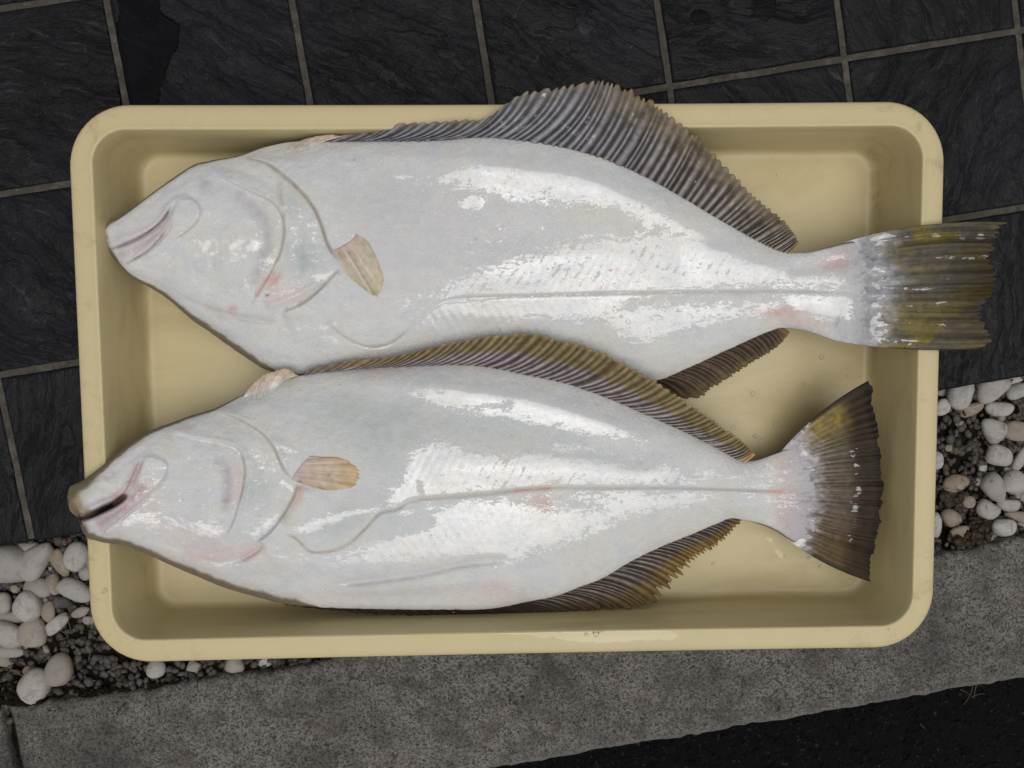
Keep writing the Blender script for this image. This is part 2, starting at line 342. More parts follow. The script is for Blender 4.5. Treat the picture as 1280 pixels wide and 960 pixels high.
o = link('road_surface', mesh('road_surface_far', V, Fq), M['asphalt'], road)

ICO = {}
def ico(sub):
    if sub in ICO: return ICO[sub]
    import bmesh
    bm = bmesh.new(); bmesh.ops.create_icosphere(bm, subdivisions=sub, radius=1.0)
    v = np.array([x.co[:] for x in bm.verts]); f = np.array([[q.index for q in p.verts] for p in bm.faces]); bm.free()
    ICO[sub] = (v, f); return ICO[sub]
def scatter(name, mat, pts, size, parent=None, flat=.7, sub=1, label=None, jitter=.28):
    v, f = ico(sub); n = len(pts); nv = len(v)
    a = rng.uniform(0, 2 * PI, n); s = size * rng.uniform(.6, 1.35, n)
    sx, sy, sz = rng.uniform(.75, 1.25, n), rng.uniform(.6, 1.0, n), rng.uniform(.5, .9, n) * flat
    P = v[None] * np.stack([sx, sy, sz], -1)[:, None, :]
    P = P * (1 + rng.uniform(-jitter, jitter, (n, nv, 1)))
    ti = rng.uniform(-.5, .5, n); c, s_ = np.cos(ti)[:, None], np.sin(ti)[:, None]
    y, z = P[..., 1] * c - P[..., 2] * s_, P[..., 1] * s_ + P[..., 2] * c; x = P[..., 0]
    c, s_ = np.cos(a)[:, None], np.sin(a)[:, None]
    Q = np.stack([x * c - y * s_, x * s_ + y * c, z], -1) * s[:, None, None] + pts[:, None, :]
    Fc = (f[None] + (np.arange(n) * nv)[:, None, None]).reshape(-1, 3)
    me = mesh(name, Q, Fc, {'rnd': np.repeat(rng.uniform(0, 1, n), nv)})
    o = link(name, me, mat, parent, smooth=(sub > 1)); o['kind'] = 'stuff'
    if label: o['label'] = label
    return o
n = 5200
ax = rng.uniform(.1, 1.2, n); ay = -0.955 - rng.uniform(0, .30, n)
scatter('asphalt_chippings', M['asphalt'], fl(ax, ay, zasph(ax, ay) - .0003), .0027, None, .8, label='dark stone chippings set in the black asphalt')

# pebble bed
bed = sheet('pebble_bed', -.45, 1.35, -.84, -.57, 240, 50, zbed, M['soil'], kind='structure')
def dens(x, y):
    p = fl(x, y, ZB); return p
n = 5200
bx = np.concatenate([rng.uniform(-.34, .22, int(n * .62)), rng.uniform(.74, 1.05, n - int(n * .62))]); by = rng.uniform(-.795, -.585, n)
keep = np.ones(n, bool)
g = fl(bx, by, zbed(bx, by) + .001 + .003 * rng.uniform(-.4, 1, n))
scatter('gravel', M['gravel'], g, .0046, None, .8, sub=1, label='small dark grey gravel between the white pebbles', jitter=.16)

# pebbles: px, py, half width, half height, turn (degrees, clockwise in the picture), pear, tone, lift
PB = [
 (10,706,37,25,12,.05,.15,0),(29,686,21,9,-12,.1,.25,6),(45,700,25,15,-44,.45,0,9),(75,702,20,9,66,.25,1,3),(97,695,18,16,-60,.1,0,8),
 (94,738,24,13,36,.12,0,9),(48,735,18,12,22,.1,.3,3),(34,758,18,17,-50,.08,.1,10),(2,754,13,16,0,0,.5,4),(10,771,21,8,4,0,.5,1),
 (60,764,9,13,10,-.25,.7,5),(72,780,17,8,-44,.1,.2,7),(78,753,10,8,0,.1,3,2),(68,730,9,13,-25,0,1.2,0),(64,708,4,8,0,0,.4,0),
 (101,765,12,6,-14,0,.6,2),(76,677,9,7,0,0,2,3),(106,716,8,10,0,0,.4,2),(10,793,24,16,16,0,.35,6),(42,792,19,18,40,.25,.6,7),
 (10,815,19,8,4,0,.25,2),(4,826,12,7,8,0,.6,0),(75,839,18,20,25,.08,.6,5),(44,858,22,19,-36,.05,.4,3),(35,838,6,6,0,0,1,0),
 (196,836,12,11,0,0,.4,3),(243,834,8,8,20,0,.5,1),(293,832,11,10,40,.2,.3,4),(331,827,10,6,0,0,.2,2),(124,700,14,12,0,0,.5,0),(120,742,14,11,30,0,.4,1),
 (1202,490,19,23,20,.1,0,9),(1240,486,22,15,-24,.05,0,8),(1232,501,9,6,10,0,.5,2),(1268,473,11,8,-15,0,.2,5),(1273,490,16,10,-18,.05,.1,7),
 (1178,509,10,11,0,0,.1,6),(1178,490,8,6,0,0,.3,3),(1214,512,16,8,-18,.1,.9,3),(1248,512,19,10,2,-.1,.3,7),(1244,538,15,18,-30,.4,.3,5),
 (1273,539,19,13,10,0,.7,6),(1249,569,18,14,14,0,.2,8),(1276,572,19,8,-56,0,.4,4),(1170,575,9,15,0,0,.3,6),(1241,609,15,18,-10,-.35,.15,7),
 (1268,603,16,18,20,.1,.2,8),(1192,604,18,12,-14,.05,.9,7),(1211,628,9,9,0,0,.7,3),(1235,637,17,12,34,0,.3,7),(1263,631,16,9,8,-.2,.1,9),
 (1274,646,20,8,12,-.2,.7,4),(1255,659,15,12,-6,0,.2,6),(1188,648,14,12,30,0,.8,3),(1199,666,17,9,-14,.1,.8,3),(1170,656,7,17,0,0,.2,5),
 (1277,657,10,6,0,0,3,1),(1279,620,8,8,0,0,.8,3),(1290,515,12,10,0,0,.3,5),(1296,600,14,12,0,0,.2,5),(1292,640,12,10,0,0,.4,3),(1150,530,16,13,20,0,.3,4),(1155,610,15,12,-20,0,.3,4),
 (1222,602,7,6,20,0,.8,1),(1228,585,6,5,0,0,.4,0),(1186,560,6,5,40,0,.9,0),(1220,662,7,5,0,0,.7,2),(1262,588,7,5,10,0,.5,1),(1252,523,6,5,0,0,.6,1),(1274,618,7,6,0,0,.3,3),(1200,530,7,5,30,0,.8,0),(1240,672,6,5,0,0,.6,1),(112,775,8,6,0,0,.6,1),(30,806,7,5,0,0,.5,1),(57,812,6,5,20,0,.7,0),(20,735,6,6,0,0,.7,0),(56,752,6,5,0,0,.4,0),
 (-24,730,16,14,0,0,.3,4),(-22,780,18,13,0,0,.2,4),(-18,680,14,12,0,0,.4,4)]
NOTE = {0: 'large speckled pebble', 3: 'tan bone shaped pebble', 12: 'dark slate coloured pebble', 16: 'red brown stone', 47: 'white pebble with a rust brown stain', 45: 'rounded triangular pebble'}
v0, f0 = ico(3)
for i, (px, py, a, b, ang, pear, tone, lift) in enumerate(PB):
    sc_ = .00096 if px < 700 else .00088; a_, b_ = a * sc_, b * sc_; c_ = min(a_, b_) * .62
    z = ZB + c_ * .55 + lift * .0005; fy = fl_inv(at(px, py, z))[1]; z += .009 * float(sstep(-.735, -.78, fy)); z -= .004 * float(sstep(-.61, -.595, fy))
    c = at(px, py, z); v = v0.copy()
    r = np.random.default_rng(100 + i)
    e = .84 + r.uniform(-.14, .12)                       # slightly squarish
    nrm = (np.abs(v) ** (2 / e)).sum(1) ** (e / 2); v = v / nrm[:, None]
    k = r.uniform(-1, 1, (5, 3)) * 2.0; ph = r.uniform(0, 6, 5)
    v = v * (1 + .055 * sum(np.sin(v @ k[j] * 1.4 + ph[j]) for j in range(5)))[:, None]
    v = v * np.array([a_, b_, c_])
    v[:, 1] *= (1 - pear * 1.1 * v[:, 0] / a_) if pear else 1
    # shape irregularity low order
    th_ = math.radians(-ang); R_ = rz(th_) @ rx(r.uniform(-.12, .12)) @ ry(r.uniform(-.12, .12))
    v = v @ R_.T
    me = mesh('pebble', v, f0, {'tone': np.full(len(v), tone), 'stain': np.full(len(v), 1.0 if i == 47 else .15 if tone > .5 else 0.0)})
    o = link('pebble', me, M['pebble'], bed); o.location = c
    if i in NOTE: o['label'] = NOTE[i]

# granite kerb stones
kerb = empty('granite_kerb', (0, 0, 0), kind='structure')
def kerb_stone(x0, x1, seed, y_in=None, y_out=None, labels=None):
    nx, ny = int((x1 - x0) * 330) + 8, 66
    x = np.linspace(x0, x1, nx)
    ya = (np.full(nx, -.781) + y_in(x)) + .003 * (fbm(x * 26, x * 0, seed, 4) - .5) + .0055 * (fbm(x * 130, x * 0, seed + 5, 3) - .5)
    yb = np.full(nx, -.9465) + .007 * (fbm(x * 12, x * 0, seed + 9, 3) - .5) + .004 * (fbm(x * 90, x * 0, seed + 3, 3) - .5)
    t = np.linspace(0, 1, ny); Y = ya[:, None] * (1 - t) + yb[:, None] * t; X = np.repeat(x[:, None], ny, 1)
    e0 = .006 * (fbm(Y * 60, Y * 0, seed + 1, 3) - .5); sx = (X - x0) / (x1 - x0); X = X + e0 * (np.exp(-sx * 30) + np.exp(-(1 - sx) * 30))
    dd = np.minimum(np.minimum(np.abs(Y - ya[:, None]), np.abs(Y - yb[:, None])), np.minimum(X - x0, x1 - X))
    Z = ZK + .0016 * (fbm(X * 70, Y * 70, seed + 2, 4) - .5) + .0035 * (fbm(X * 12, Y * 12, seed + 4, 3) - .5) - .0035 * np.exp(-np.maximum(dd, 0) / .0022)
    edge = np.exp(-np.abs(Y - yb[:, None]) / .0035) * .75
    V = [fl(X, Y, Z)]; E_ = [edge]
    # sides
    ring = np.concatenate([[(i, 0) for i in range(nx)], [(nx - 1, j) for j in range(1, ny)], [(i, ny - 1) for i in range(nx - 2, -1, -1)], [(0, j) for j in range(ny - 2, 0, -1)]])
    rX, rY, rZ = X[ring[:, 0], ring[:, 1]], Y[ring[:, 0], ring[:, 1]], Z[ring[:, 0], ring[:, 1]]
    m = len(ring); lv = 5; cxm, cym = rX.mean(), rY.mean()
    rows = []
    for k in range(1, lv + 1):
        zz = rZ + (ZA - .012 - rZ) * k / lv; w_ = .0035 * (fbm(rX * 60 + k * 3, rY * 60, seed + 7, 3) - .3)
        rows.append(fl(rX, rY + np.where(rY > -.86, w_, -w_) * -1 * k / lv, zz))
    V.append(np.array(rows)); E_.append(np.zeros((lv, m)))
    Vv = np.concatenate([v.reshape(-1, 3) for v in V]); Ee = np.concatenate([e.ravel() for e in E_])
    Fg = grid_faces(nx, ny, flip=True); top = ring[:, 0] * ny + ring[:, 1]; base = nx * ny; fs = []
    for k in range(lv):
        u = top if k == 0 else base + (k - 1) * m + np.arange(m); d = base + k * m + np.arange(m)
        fs.append(np.stack([u, np.roll(u, -1), np.roll(d, -1), d], -1))
    Fs = np.concatenate([Fg] + fs)
    o = link('kerb_stone', mesh('kerb_stone', Vv, Fs, {'edge': Ee}), M['granite'], kerb); return o
kx = fl_inv(at(15, 900, ZK))[0]
kerb_stone(kx, 1.30, 21, lambda x: ip(x, [(-.27, .006), (-.18, .003), (-.09, -.001), (-.02, .001), (.04, -.004), (.10, -.001), (.14, .008), (.3, .006), (.8, -.001), (.9, .004), (.95, .007), (1.3, .004)]))
kerb_stone(kx - .45, kx - .011, 22, lambda x: x * 0 + .004)

# tiled step
step = link('tiled_step', mesh('step_base', *(lambda x0, x1, y0, y1, zt, zb: ([fl(x, y, z) for z in (zb, zt) for x, y in ((x0, y0), (x1, y0), (x1, y1), (x0, y1))],
        [(0, 1, 5, 4), (1, 2, 6, 5), (2, 3, 7, 6), (3, 0, 4, 7), (4, 5, 6, 7), (3, 2, 1, 0)]))(-.62, 1.42, -.5835, .42, -.0022, ZB - .01)), M['grout'], smooth=False, kind='structure')
drops_px = [(875, 21, 13, 10), (955, 8, 15, 19), (905, 2, 7, 6)]
def tile(i, j):
    x0, x1 = i * T + .0037, (i + 1) * T - .0037; y1, y0 = -j * T * RY - .0037, -(j + 1) * T * RY + .0037
    if j == 2: y0 = -.5862
    nx = ny = 44; seed = 300 + i * 13 + j * 7
    u = np.linspace(0, 1, nx); u = .5 - .5 * np.cos(PI * u) * (1 - .35 * np.sin(PI * u)) ; u[0], u[-1] = 0, 1
    X, Y = np.meshgrid(x0 + (x1 - x0) * u, y0 + (y1 - y0) * u, indexing='ij')
    ca = random.uniform(.2, 1.1); a, b = X * math.cos(ca) + Y * math.sin(ca), -X * math.sin(ca) + Y * math.cos(ca)
    wa = fbm(X * 14, Y * 14, seed, 3) * .05
    h = fbm((a + wa) * 8, (b + wa) * 45, seed + 1, 4); hq = np.floor(h * 9) / 9 + (h * 9 % 1) ** 4 / 9
    dd = np.minimum(np.minimum(X - x0, x1 - X), np.minimum(Y - y0, y1 - Y)); ed = 1 - np.exp(-dd / .0015)
    Z = .0013 * (hq - .5) * ed - .0016 * np.exp(-dd / .0009)
    wob = .0012
    Xo = X + wob * (fbm(Y * 50, Y * 0, seed + 4, 3) - .5) * np.where(np.abs(u - .5)[:, None] > .49, 1, 0); Yo = Y + wob * (fbm(X * 50, X * 0, seed + 5, 3) - .5) * np.where(np.abs(u - .5)[None, :] > .49, 1, 0)
    cx, cy = (x0 + x1) / 2, (y0 + y1) / 2
    # stains: a wet patch and a few drips
    W3 = fl(X, Y, 0); PX = px_of(W3)
    wet = np.zeros(X.shape)
    if j in (-1, 0):
        wet = poly_mask(PX[..., 0], PX[..., 1], [(150, -40), (196, -20), (199, 15), (222, 30), (224, 50), (212, 70), (205, 95), (196, 135), (152, 135), (146, 60)], 12)
        for qx, qy, qa, qb in drops_px:
            wet = np.maximum(wet, np.clip(1.6 - 1.0 * np.hypot((PX[..., 0] - qx) / qa, (PX[..., 1] - qy) / qb) ** 2, 0, 1) * .8)
    P = np.stack([Xo - cx, Yo - cy, Z], -1)
    n_ = nx * ny; ring = np.concatenate([np.arange(nx) * ny, (nx - 1) * ny + np.arange(1, ny), np.arange(nx - 2, -1, -1) * ny + ny - 1, np.arange(ny - 2, 0, -1)])
    low = P.reshape(-1, 3)[ring].copy(); low[:, 2] = -.0095 if j < 2 else -.0095
    V = np.concatenate([P.reshape(-1, 3), low]); m = len(ring)
    Fs = np.concatenate([grid_faces(nx, ny), np.stack([ring, n_ + np.arange(m), n_ + np.roll(np.arange(m), -1), np.roll(ring, -1)], -1)])
    me = mesh('tile', V, Fs, {'wet': np.concatenate([wet.ravel(), np.zeros(m)])})
    o = link('tile', me, M['slate'], step); o.location = fl(cx, cy, 0); o.rotation_euler = (0, 0, -TH)
def px_of(P):
    q = (np.asarray(P) - CAM) @ CR; return np.stack([640 + F * q[..., 0] / -q[..., 2], 480 - F * q[..., 1] / -q[..., 2]], -1)
for i in range(-2, 6):
    for j in range(-2, 3):
        q = px_of(fl([(i, i + 1)[k & 1] * T for k in range(4)], [-(j, j + 1)[k >> 1] * T * RY for k in range(4)], 0))
        if q[:, 0].max() > -60 and q[:, 0].min() < 1340 and q[:, 1].max() > -60: tile(i, j)

# ---------------------------------------------------------------- the cream plastic tray
def rrect(hw, hh, r, nc=14, ne=56, nf=34):
    P = []
    for (cx, cy, a0), ns in zip([(hw - r, hh - r, 0), (-hw + r, hh - r, 90), (-hw + r, -hh + r, 180), (hw - r, -hh + r, 270)], [ne, nf, ne, nf]):
        for k in range(nc + 1):
            a = math.radians(a0 + 90 * k / nc); P.append((cx + r * math.cos(a), cy + r * math.sin(a)))
        x, y = P[-1]
        a = math.radians(a0 + 90)
        # straight run to the start of the next corner
        nx_, ny_ = {0: (-hw + r, hh), 90: (-hw, -hh + r), 180: (hw - r, -hh), 270: (hw, hh - r)}[a0]
        for k in range(1, ns): P.append((x + (nx_ - x) * k / ns, y + (ny_ - y) * k / ns))
    return np.array(P)
def loft(levels, cap=None):
    rows = []
    for hw, hh, r, z in levels:
        p = rrect(hw, hh, r); rows.append(np.concatenate([p, np.full((len(p), 1), z)], 1))
    V = np.array(rows); L, n, _ = V.shape
    # the long sides bow a little, as thin moulded plastic does
    V[..., 1] += -.0012 * np.sin(PI * np.clip((V[..., 0] + .42) / .84, 0, 1)) * np.sign(V[..., 1]) * 1.0
    i = np.arange(L - 1)[:, None]; j = np.arange(n)[None]
    f = np.stack([i * n + j, (i + 1) * n + j, (i + 1) * n + (j + 1) % n, i * n + (j + 1) % n], -1).reshape(-1, 4)
    return V.reshape(-1, 3), f
def tray_attrs(V):
    x, y, z = V.T; P = px_of(V); px, py = P[:, 0], P[:, 1]
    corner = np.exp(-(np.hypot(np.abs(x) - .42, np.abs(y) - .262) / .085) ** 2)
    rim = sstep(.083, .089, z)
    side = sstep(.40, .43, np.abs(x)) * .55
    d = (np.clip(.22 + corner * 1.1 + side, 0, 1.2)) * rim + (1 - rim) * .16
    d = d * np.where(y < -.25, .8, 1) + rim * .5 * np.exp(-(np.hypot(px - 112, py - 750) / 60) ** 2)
    wp = np.maximum(poly_mask(px, py, [(600, 789), (700, 786), (800, 785), (835, 787), (850, 798), (760, 803), (690, 798)], 9), poly_mask(px, py, [(952, 668), (968, 670), (982, 694), (976, 702), (966, 690)], 9) * .72)
    wp = np.maximum(wp, poly_mask(px, py, [(128, 735), (136, 735), (137, 741), (128, 742)], 4)); wp = np.maximum(wp, poly_mask(px, py, [(930, 545), (960, 560), (945, 572), (925, 560)], 9) * .62)
    wp = np.maximum(wp, poly_mask(px, py, [(1005, 690), (1035, 700), (1030, 712), (1003, 700)], 7) * .62)
    flo = sstep(.0095, .0086, z)
    ru = np.exp(-(np.hypot((px - 1094) / 9, (py - 225) / 45)) ** 2) * .9
    return {'dirt': d, 'wetp': wp, 'floor': flo, 'rust': ru}
tray = empty('plastic_tray', (0, 0, 0), label='shallow cream yellow plastic tray with rounded corners holding two flatfish', category='tray')
rim_lv = [(.4440, .2859, .062, .069), (.4448, .2867, .0628, .0705), (.4448, .2867, .0628, .0775), (.4444, .2863, .0624, .0835), (.4436, .2855, .0616, .0870), (.4420, .2839, .0600, .0888), (.4395, .2813, .0575, .0896),
          (.4360, .2775, .054, .0899), (.4320, .2734, .049, .0900), (.4280, .2692, .0435, .0900), (.4245, .2656, .039, .0901), (.4222, .2632, .036, .0904), (.4212, .2622, .0350, .0905), (.4203, .2613, .0343, .0900), (.4198, .2607, .0338, .0888)]
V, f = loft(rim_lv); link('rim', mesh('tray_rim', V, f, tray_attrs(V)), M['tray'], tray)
# underside of the rim, so that it has thickness
V, f = loft([(.4440, .2859, .062, .069), (.4415, .2835, .060, .0692), (.4412, .2830, .0595, .084), (.4240, .2650, .0385, .0868)]); link('rim_underside', mesh('tray_rim_under', V, f[:, ::-1].copy(), tray_attrs(V)), M['tray'], tray)
lv = [(.4198, .2607, .0338, .0888)]
for t in np.linspace(.06, 1, 15): lv.append((.4192 + (.4088 - .4192) * t, .2601 + (.2548 - .2601) * t, .0334 + (.0265 - .0334) * t, .0872 + (.0180 - .0872) * t))
lv += [(.4080, .2542, .0258, .0150), (.4066, .2530, .0248, .0118), (.4046, .2511, .0236, .0100), (.4020, .2486, .0220, .0090), (.3985, .2451, .0205, .0086)]
for t in np.linspace(.04, .985, 26): lv.append((.3985 * (1 - t), .2451 * (1 - t) , max(.0205 * (1 - t), .0001), .0085))
V, f = loft(lv)
n_ = len(rrect(.4, .2, .02)); V = np.vstack([V, [[0, 0, .0085]]]); base = len(V) - 1 - n_
cap = [(base + k, base + (k + 1) % n_, len(V) - 1, len(V) - 1) for k in range(n_)]
fa = [tuple(q) for q in f] + [c[:3] for c in cap]
V[:, 2] -= .0004 * np.sin(np.clip(V[:, 0] * 9, -9, 9)) * (V[:, 2] < .0087)
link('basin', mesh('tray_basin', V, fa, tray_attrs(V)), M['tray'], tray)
V, f = loft([(.4222, .2632, .036, .0870), (.4212, .2622, .0355, .0840), (.4112, .2572, .029, .010), (.4080, .2540, .026, .0035), (.400, .246, .02, .001), (.2, .12, .01, .001), (.01, .005, .001, .001)])
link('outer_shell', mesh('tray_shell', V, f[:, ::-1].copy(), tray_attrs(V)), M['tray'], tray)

# ---------------------------------------------------------------- the two flatfish, blind side up
SKIN = np.array([.685, .688, .670])
COLS = dict(pink=(.66, .42, .37), rose=(.60, .30, .27), purple=(.43, .38, .45), mauve=(.58, .52, .58), green=(.40, .455, .45), yellow=(.58, .53, .33), cream=(.66, .62, .54), brown=(.030, .020, .011), dark=(.022, .014, .011), tan=(.36, .28, .18), blue=(.50, .54, .62), white=(.72, .74, .745), flesh=(.56, .46, .42))
class Fish:
    def __init__(s, d):
        s.d = d; s.yt, s.yb = d['yt'], d['yb']; s.x0, s.x1 = s.yt[0][0], s.yt[-1][0]
        s.feat = [(smooth_pl(p), *r) for p, *r in d['feat']]
    def edges(s, x): return ip(x, s.yt), ip(x, s.yb)
    def height(s, X, Y, v=None):
        d = s.d; yt, yb = s.edges(X)
        if v is None: v = np.clip((Y - yt) / np.maximum(yb - yt, 1), 0, 1)
        q = np.abs(2 * v - 1); sk = d.get('skew', 0)
        dome = np.maximum(1 - q ** 2.5, 0) ** .66
        zt, zb = np.interp(X, *zip(*d['zt'])), np.interp(X, *zip(*d['zb']))
        th = ip(X, d['th'])
        th = th + .008 * (fbm(X / 9, Y / 6, 93, 3) - .5) * sstep(d['x_end'] - 4, d['x_end'] + 24, X)
        z = zt * (1 - v) + zb * v + th * dome
        damp = sstep(0, .09, np.minimum(v, 1 - v)) * sstep(-.002, .008, th)
        f = np.zeros(X.shape)
        for pts, kind, amp, wd in s.feat:
            amp = amp * 2.1
            ds, side, par = pl_dist(X, Y, pts); endf = sstep(0, .12, par) * sstep(1, .88, par)
            if kind == 'ridge': f += amp * np.exp(-(ds / wd) ** 2) * endf
            elif kind == 'step': f += amp * np.where(side > 0, np.tanh(ds / 1.6) * np.exp(-ds / wd) , -.35 * np.tanh(ds / 1.2) * np.exp(-ds / (wd * .25))) * endf
            elif kind == 'stepr': f += amp * np.where(side < 0, np.tanh(ds / 1.6) * np.exp(-ds / wd), -.35 * np.tanh(ds / 1.2) * np.exp(-ds / (wd * .25))) * endf
        for pts, amp, soft in d['plates']:
            f += 1.6 * amp * poly_mask(X, Y, smooth_pl(list(pts) + [pts[0]], 4)[:-1], soft)
        f += .0030 * (fbm(X / 150, Y / 60, 5 + d['seed'], 3) - .5) + .0010 * (fbm(X / 42, Y / 22, 8 + d['seed'], 3) - .5)
        hx = sstep(d['headx'] + 90, d['headx'], X)
        f += hx * .0022 * (fbm(X / 22, Y / 14, 11 + d['seed'], 4) - .5)
        # muscle blocks: faint chevrons along the flank
        ly = ip(X, d['axis']); ch = np.sin((X + np.abs(Y - ly) * .75) / 2.35)
        f += .00012 * np.sin(2 * PI * (X - np.abs(Y - ly) * .62) / 11.5 + 2 * (fbm(X / 40, Y / 30, 88, 2) - .5)) * fbm(X / 60, Y / 40, 91, 2) * sstep(d['headx'] + 40, d['headx'] + 120, X) * sstep(90, 50, np.abs(Y - ly)) * sstep(d['x_end'] - 60, d['x_end'] - 200, X)
        # little bones that carry the fin rays: fine ribs near both edges
        for yy in (yt, yb):
            de = np.abs(Y - yy); f += .00018 * np.sin((X - de * .6) / 1.55) * np.exp(-((de - 8) / 12) ** 2) * sstep(d['headx'] + 60, d['headx'] + 160, X)
        return z + f * damp
    def color(s, X, Y):
        d = s.d; yt, yb = s.edges(X)
        C = np.broadcast_to(SKIN, X.shape + (3,)).copy()
        def blend(m, c, k=1.0):
            nonlocal C
            m = np.clip(m * k, 0, 1)[..., None]; C = C * (1 - m) + np.array(COLS[c] if isinstance(c, str) else c) * m
        n1 = fbm(X / 30, Y / 22, 31 + d['seed'], 4); n2 = fbm(X / 9, Y / 7, 37 + d['seed'], 3)
        blend(sstep(.45, .7, n1), 'cream', .35); blend(sstep(.52, .3, n1), 'blue', .25)
        for it in d['paint']:
            kind = it[0]
            if kind == 'b':
                _, x, y, rx_, ry_, a, c, k = it; ca, sa = math.cos(math.radians(a)), math.sin(math.radians(a))
                u = ((X - x) * ca + (Y - y) * sa) / rx_; w_ = (-(X - x) * sa + (Y - y) * ca) / ry_
                m = np.exp(-(u * u + w_ * w_) * 1.2) * (.45 + 1.1 * n2)
            elif kind == 'l':
                _, pts, wd, c, k = it; ds, _, par = pl_dist(X, Y, smooth_pl(pts)); m = np.exp(-(ds / wd) ** 2) * sstep(0, .08, par) * sstep(1, .92, par) * (.6 + .7 * n2)
            elif kind == 'p':
                _, pts, soft, c, k = it; m = poly_mask(X, Y, pts, soft)
            blend(m, c, k)
        # dark rim of the eyed side along the belly and snout
        for yy, lst, sg in ((yb, d['rim_b'], 1), (yt, d['rim_t'], -1)):
            wd = 2.0 * np.interp(X, *zip(*lst)); de = np.abs(Y - yy); m = sstep(1.0, .45, de / np.maximum(wd, .01) * (.75 + .5 * n2))
            blend(m * (wd > .05), 'brown', .92); blend(sstep(2.2, .8, de / np.maximum(wd, .01)) * (wd > .05), 'tan', .35)
        return C
    def wet(s, X, Y):
        W = np.full(X.shape, .10)
        for pts, soft, k in s.d['wet']: W = np.maximum(W, poly_mask(X, Y, pts, soft) * k)
        for pts, soft, k in s.d.get('dry', []): W = W * (1 - poly_mask(X, Y, pts, soft) * k)
        hp = s.d['herring']; ly = ip(X, s.d['axis']); chv = np.sin(2 * PI * (X - np.abs(Y - ly) * .62) / 13.5 + 2.2 * (fbm(X / 40, Y / 30, 88, 2) - .5))
        W = W - .34 * sstep(.25, .95, chv) * poly_mask(X, Y, hp, 10) * sstep(.35, .6, fbm(X / 26, Y / 9, 89, 3))
        for pts, wd in s.d.get('wetline', []):
            ds, _, _ = pl_dist(X, Y, smooth_pl(pts)); W = np.maximum(W, np.exp(-(ds / wd) ** 2) * .8)
        for pts, wd in s.d.get('dryline', []):
            ds, _, _ = pl_dist(X, Y, smooth_pl(pts)); W = W * (1 - .62 * np.exp(-(ds / wd) ** 2))
        return W
    def build(s, root):
        d = s.d; nu, nv = 620, 230
        u = np.linspace(0, 1, nu); x = s.x0 + (s.x1 - s.x0) * (u - .55 * np.sin(2 * PI * u) / (2 * PI) * np.where(u < .5, 1, 0) * .8) 
        x = s.x0 + (s.x1 - s.x0) * np.where(u < .05, (u / .05) ** 2 * .03, .03 + (u - .05) / .95 * .97)
        v = .5 - .5 * np.cos(PI * np.linspace(0, 1, nv)); v = v * .75 + np.linspace(0, 1, nv) * .25
        X, Vv = np.meshgrid(x, v, indexing='ij'); yt, yb = s.edges(X)
        wob = .8 * (fbm(X / 7, X * 0, 51 + d['seed'], 3) - .5)
        Y = (yt + wob) * (1 - Vv) + (yb - wob) * Vv
        Z = s.height(X, Y, Vv); P = at(X, Y, Z)
        zt, zb = np.interp(X, *zip(*d['zt'])), np.interp(X, *zip(*d['zb'])); ze = zt * (1 - Vv) + zb * Vv
        q = np.abs(2 * Vv - 1); dome = np.maximum(1 - q ** 2.6, 0) ** .5
        dep = np.minimum(np.interp(X, *zip(*d['under'])), np.maximum(ze - .0112, .003))
        Zu = ze - dep * dome; U = at(X, Y, Zu)
        ring_mask = np.zeros(X.shape, bool); ring_mask[:, 0] = ring_mask[:, -1] = True; ring_mask[0] = ring_mask[-1] = True
        U[ring_mask] = P[ring_mask]
        C = s.color(X, Y); Cu = np.broadcast_to(np.array([.09, .07, .045]), C.shape)
        Wt = s.wet(X, Y)
        n = nu * nv
        idx = np.arange(n, 2 * n).reshape(nu, nv); idx[ring_mask] = np.arange(n).reshape(nu, nv)[ring_mask]
        f2 = idx.ravel()[grid_faces(nu, nv)]
        V = np.concatenate([P.reshape(-1, 3), U.reshape(-1, 3)])
        gl = np.clip(.55 * sstep(d['headx'] + 60, d['headx'] - 40, X) + .22, 0, 1)
        me = mesh('body', V - np.array(d['loc']), np.concatenate([grid_faces(nu, nv, flip=True), f2]), {'wet': np.concatenate([Wt.ravel(), np.zeros(n)]), 'glint': np.concatenate([gl.ravel(), np.zeros(n)])}, {'Col': np.concatenate([C.reshape(-1, 3), Cu.reshape(-1, 3)])})
        return link('body', me, M['skin'], root)

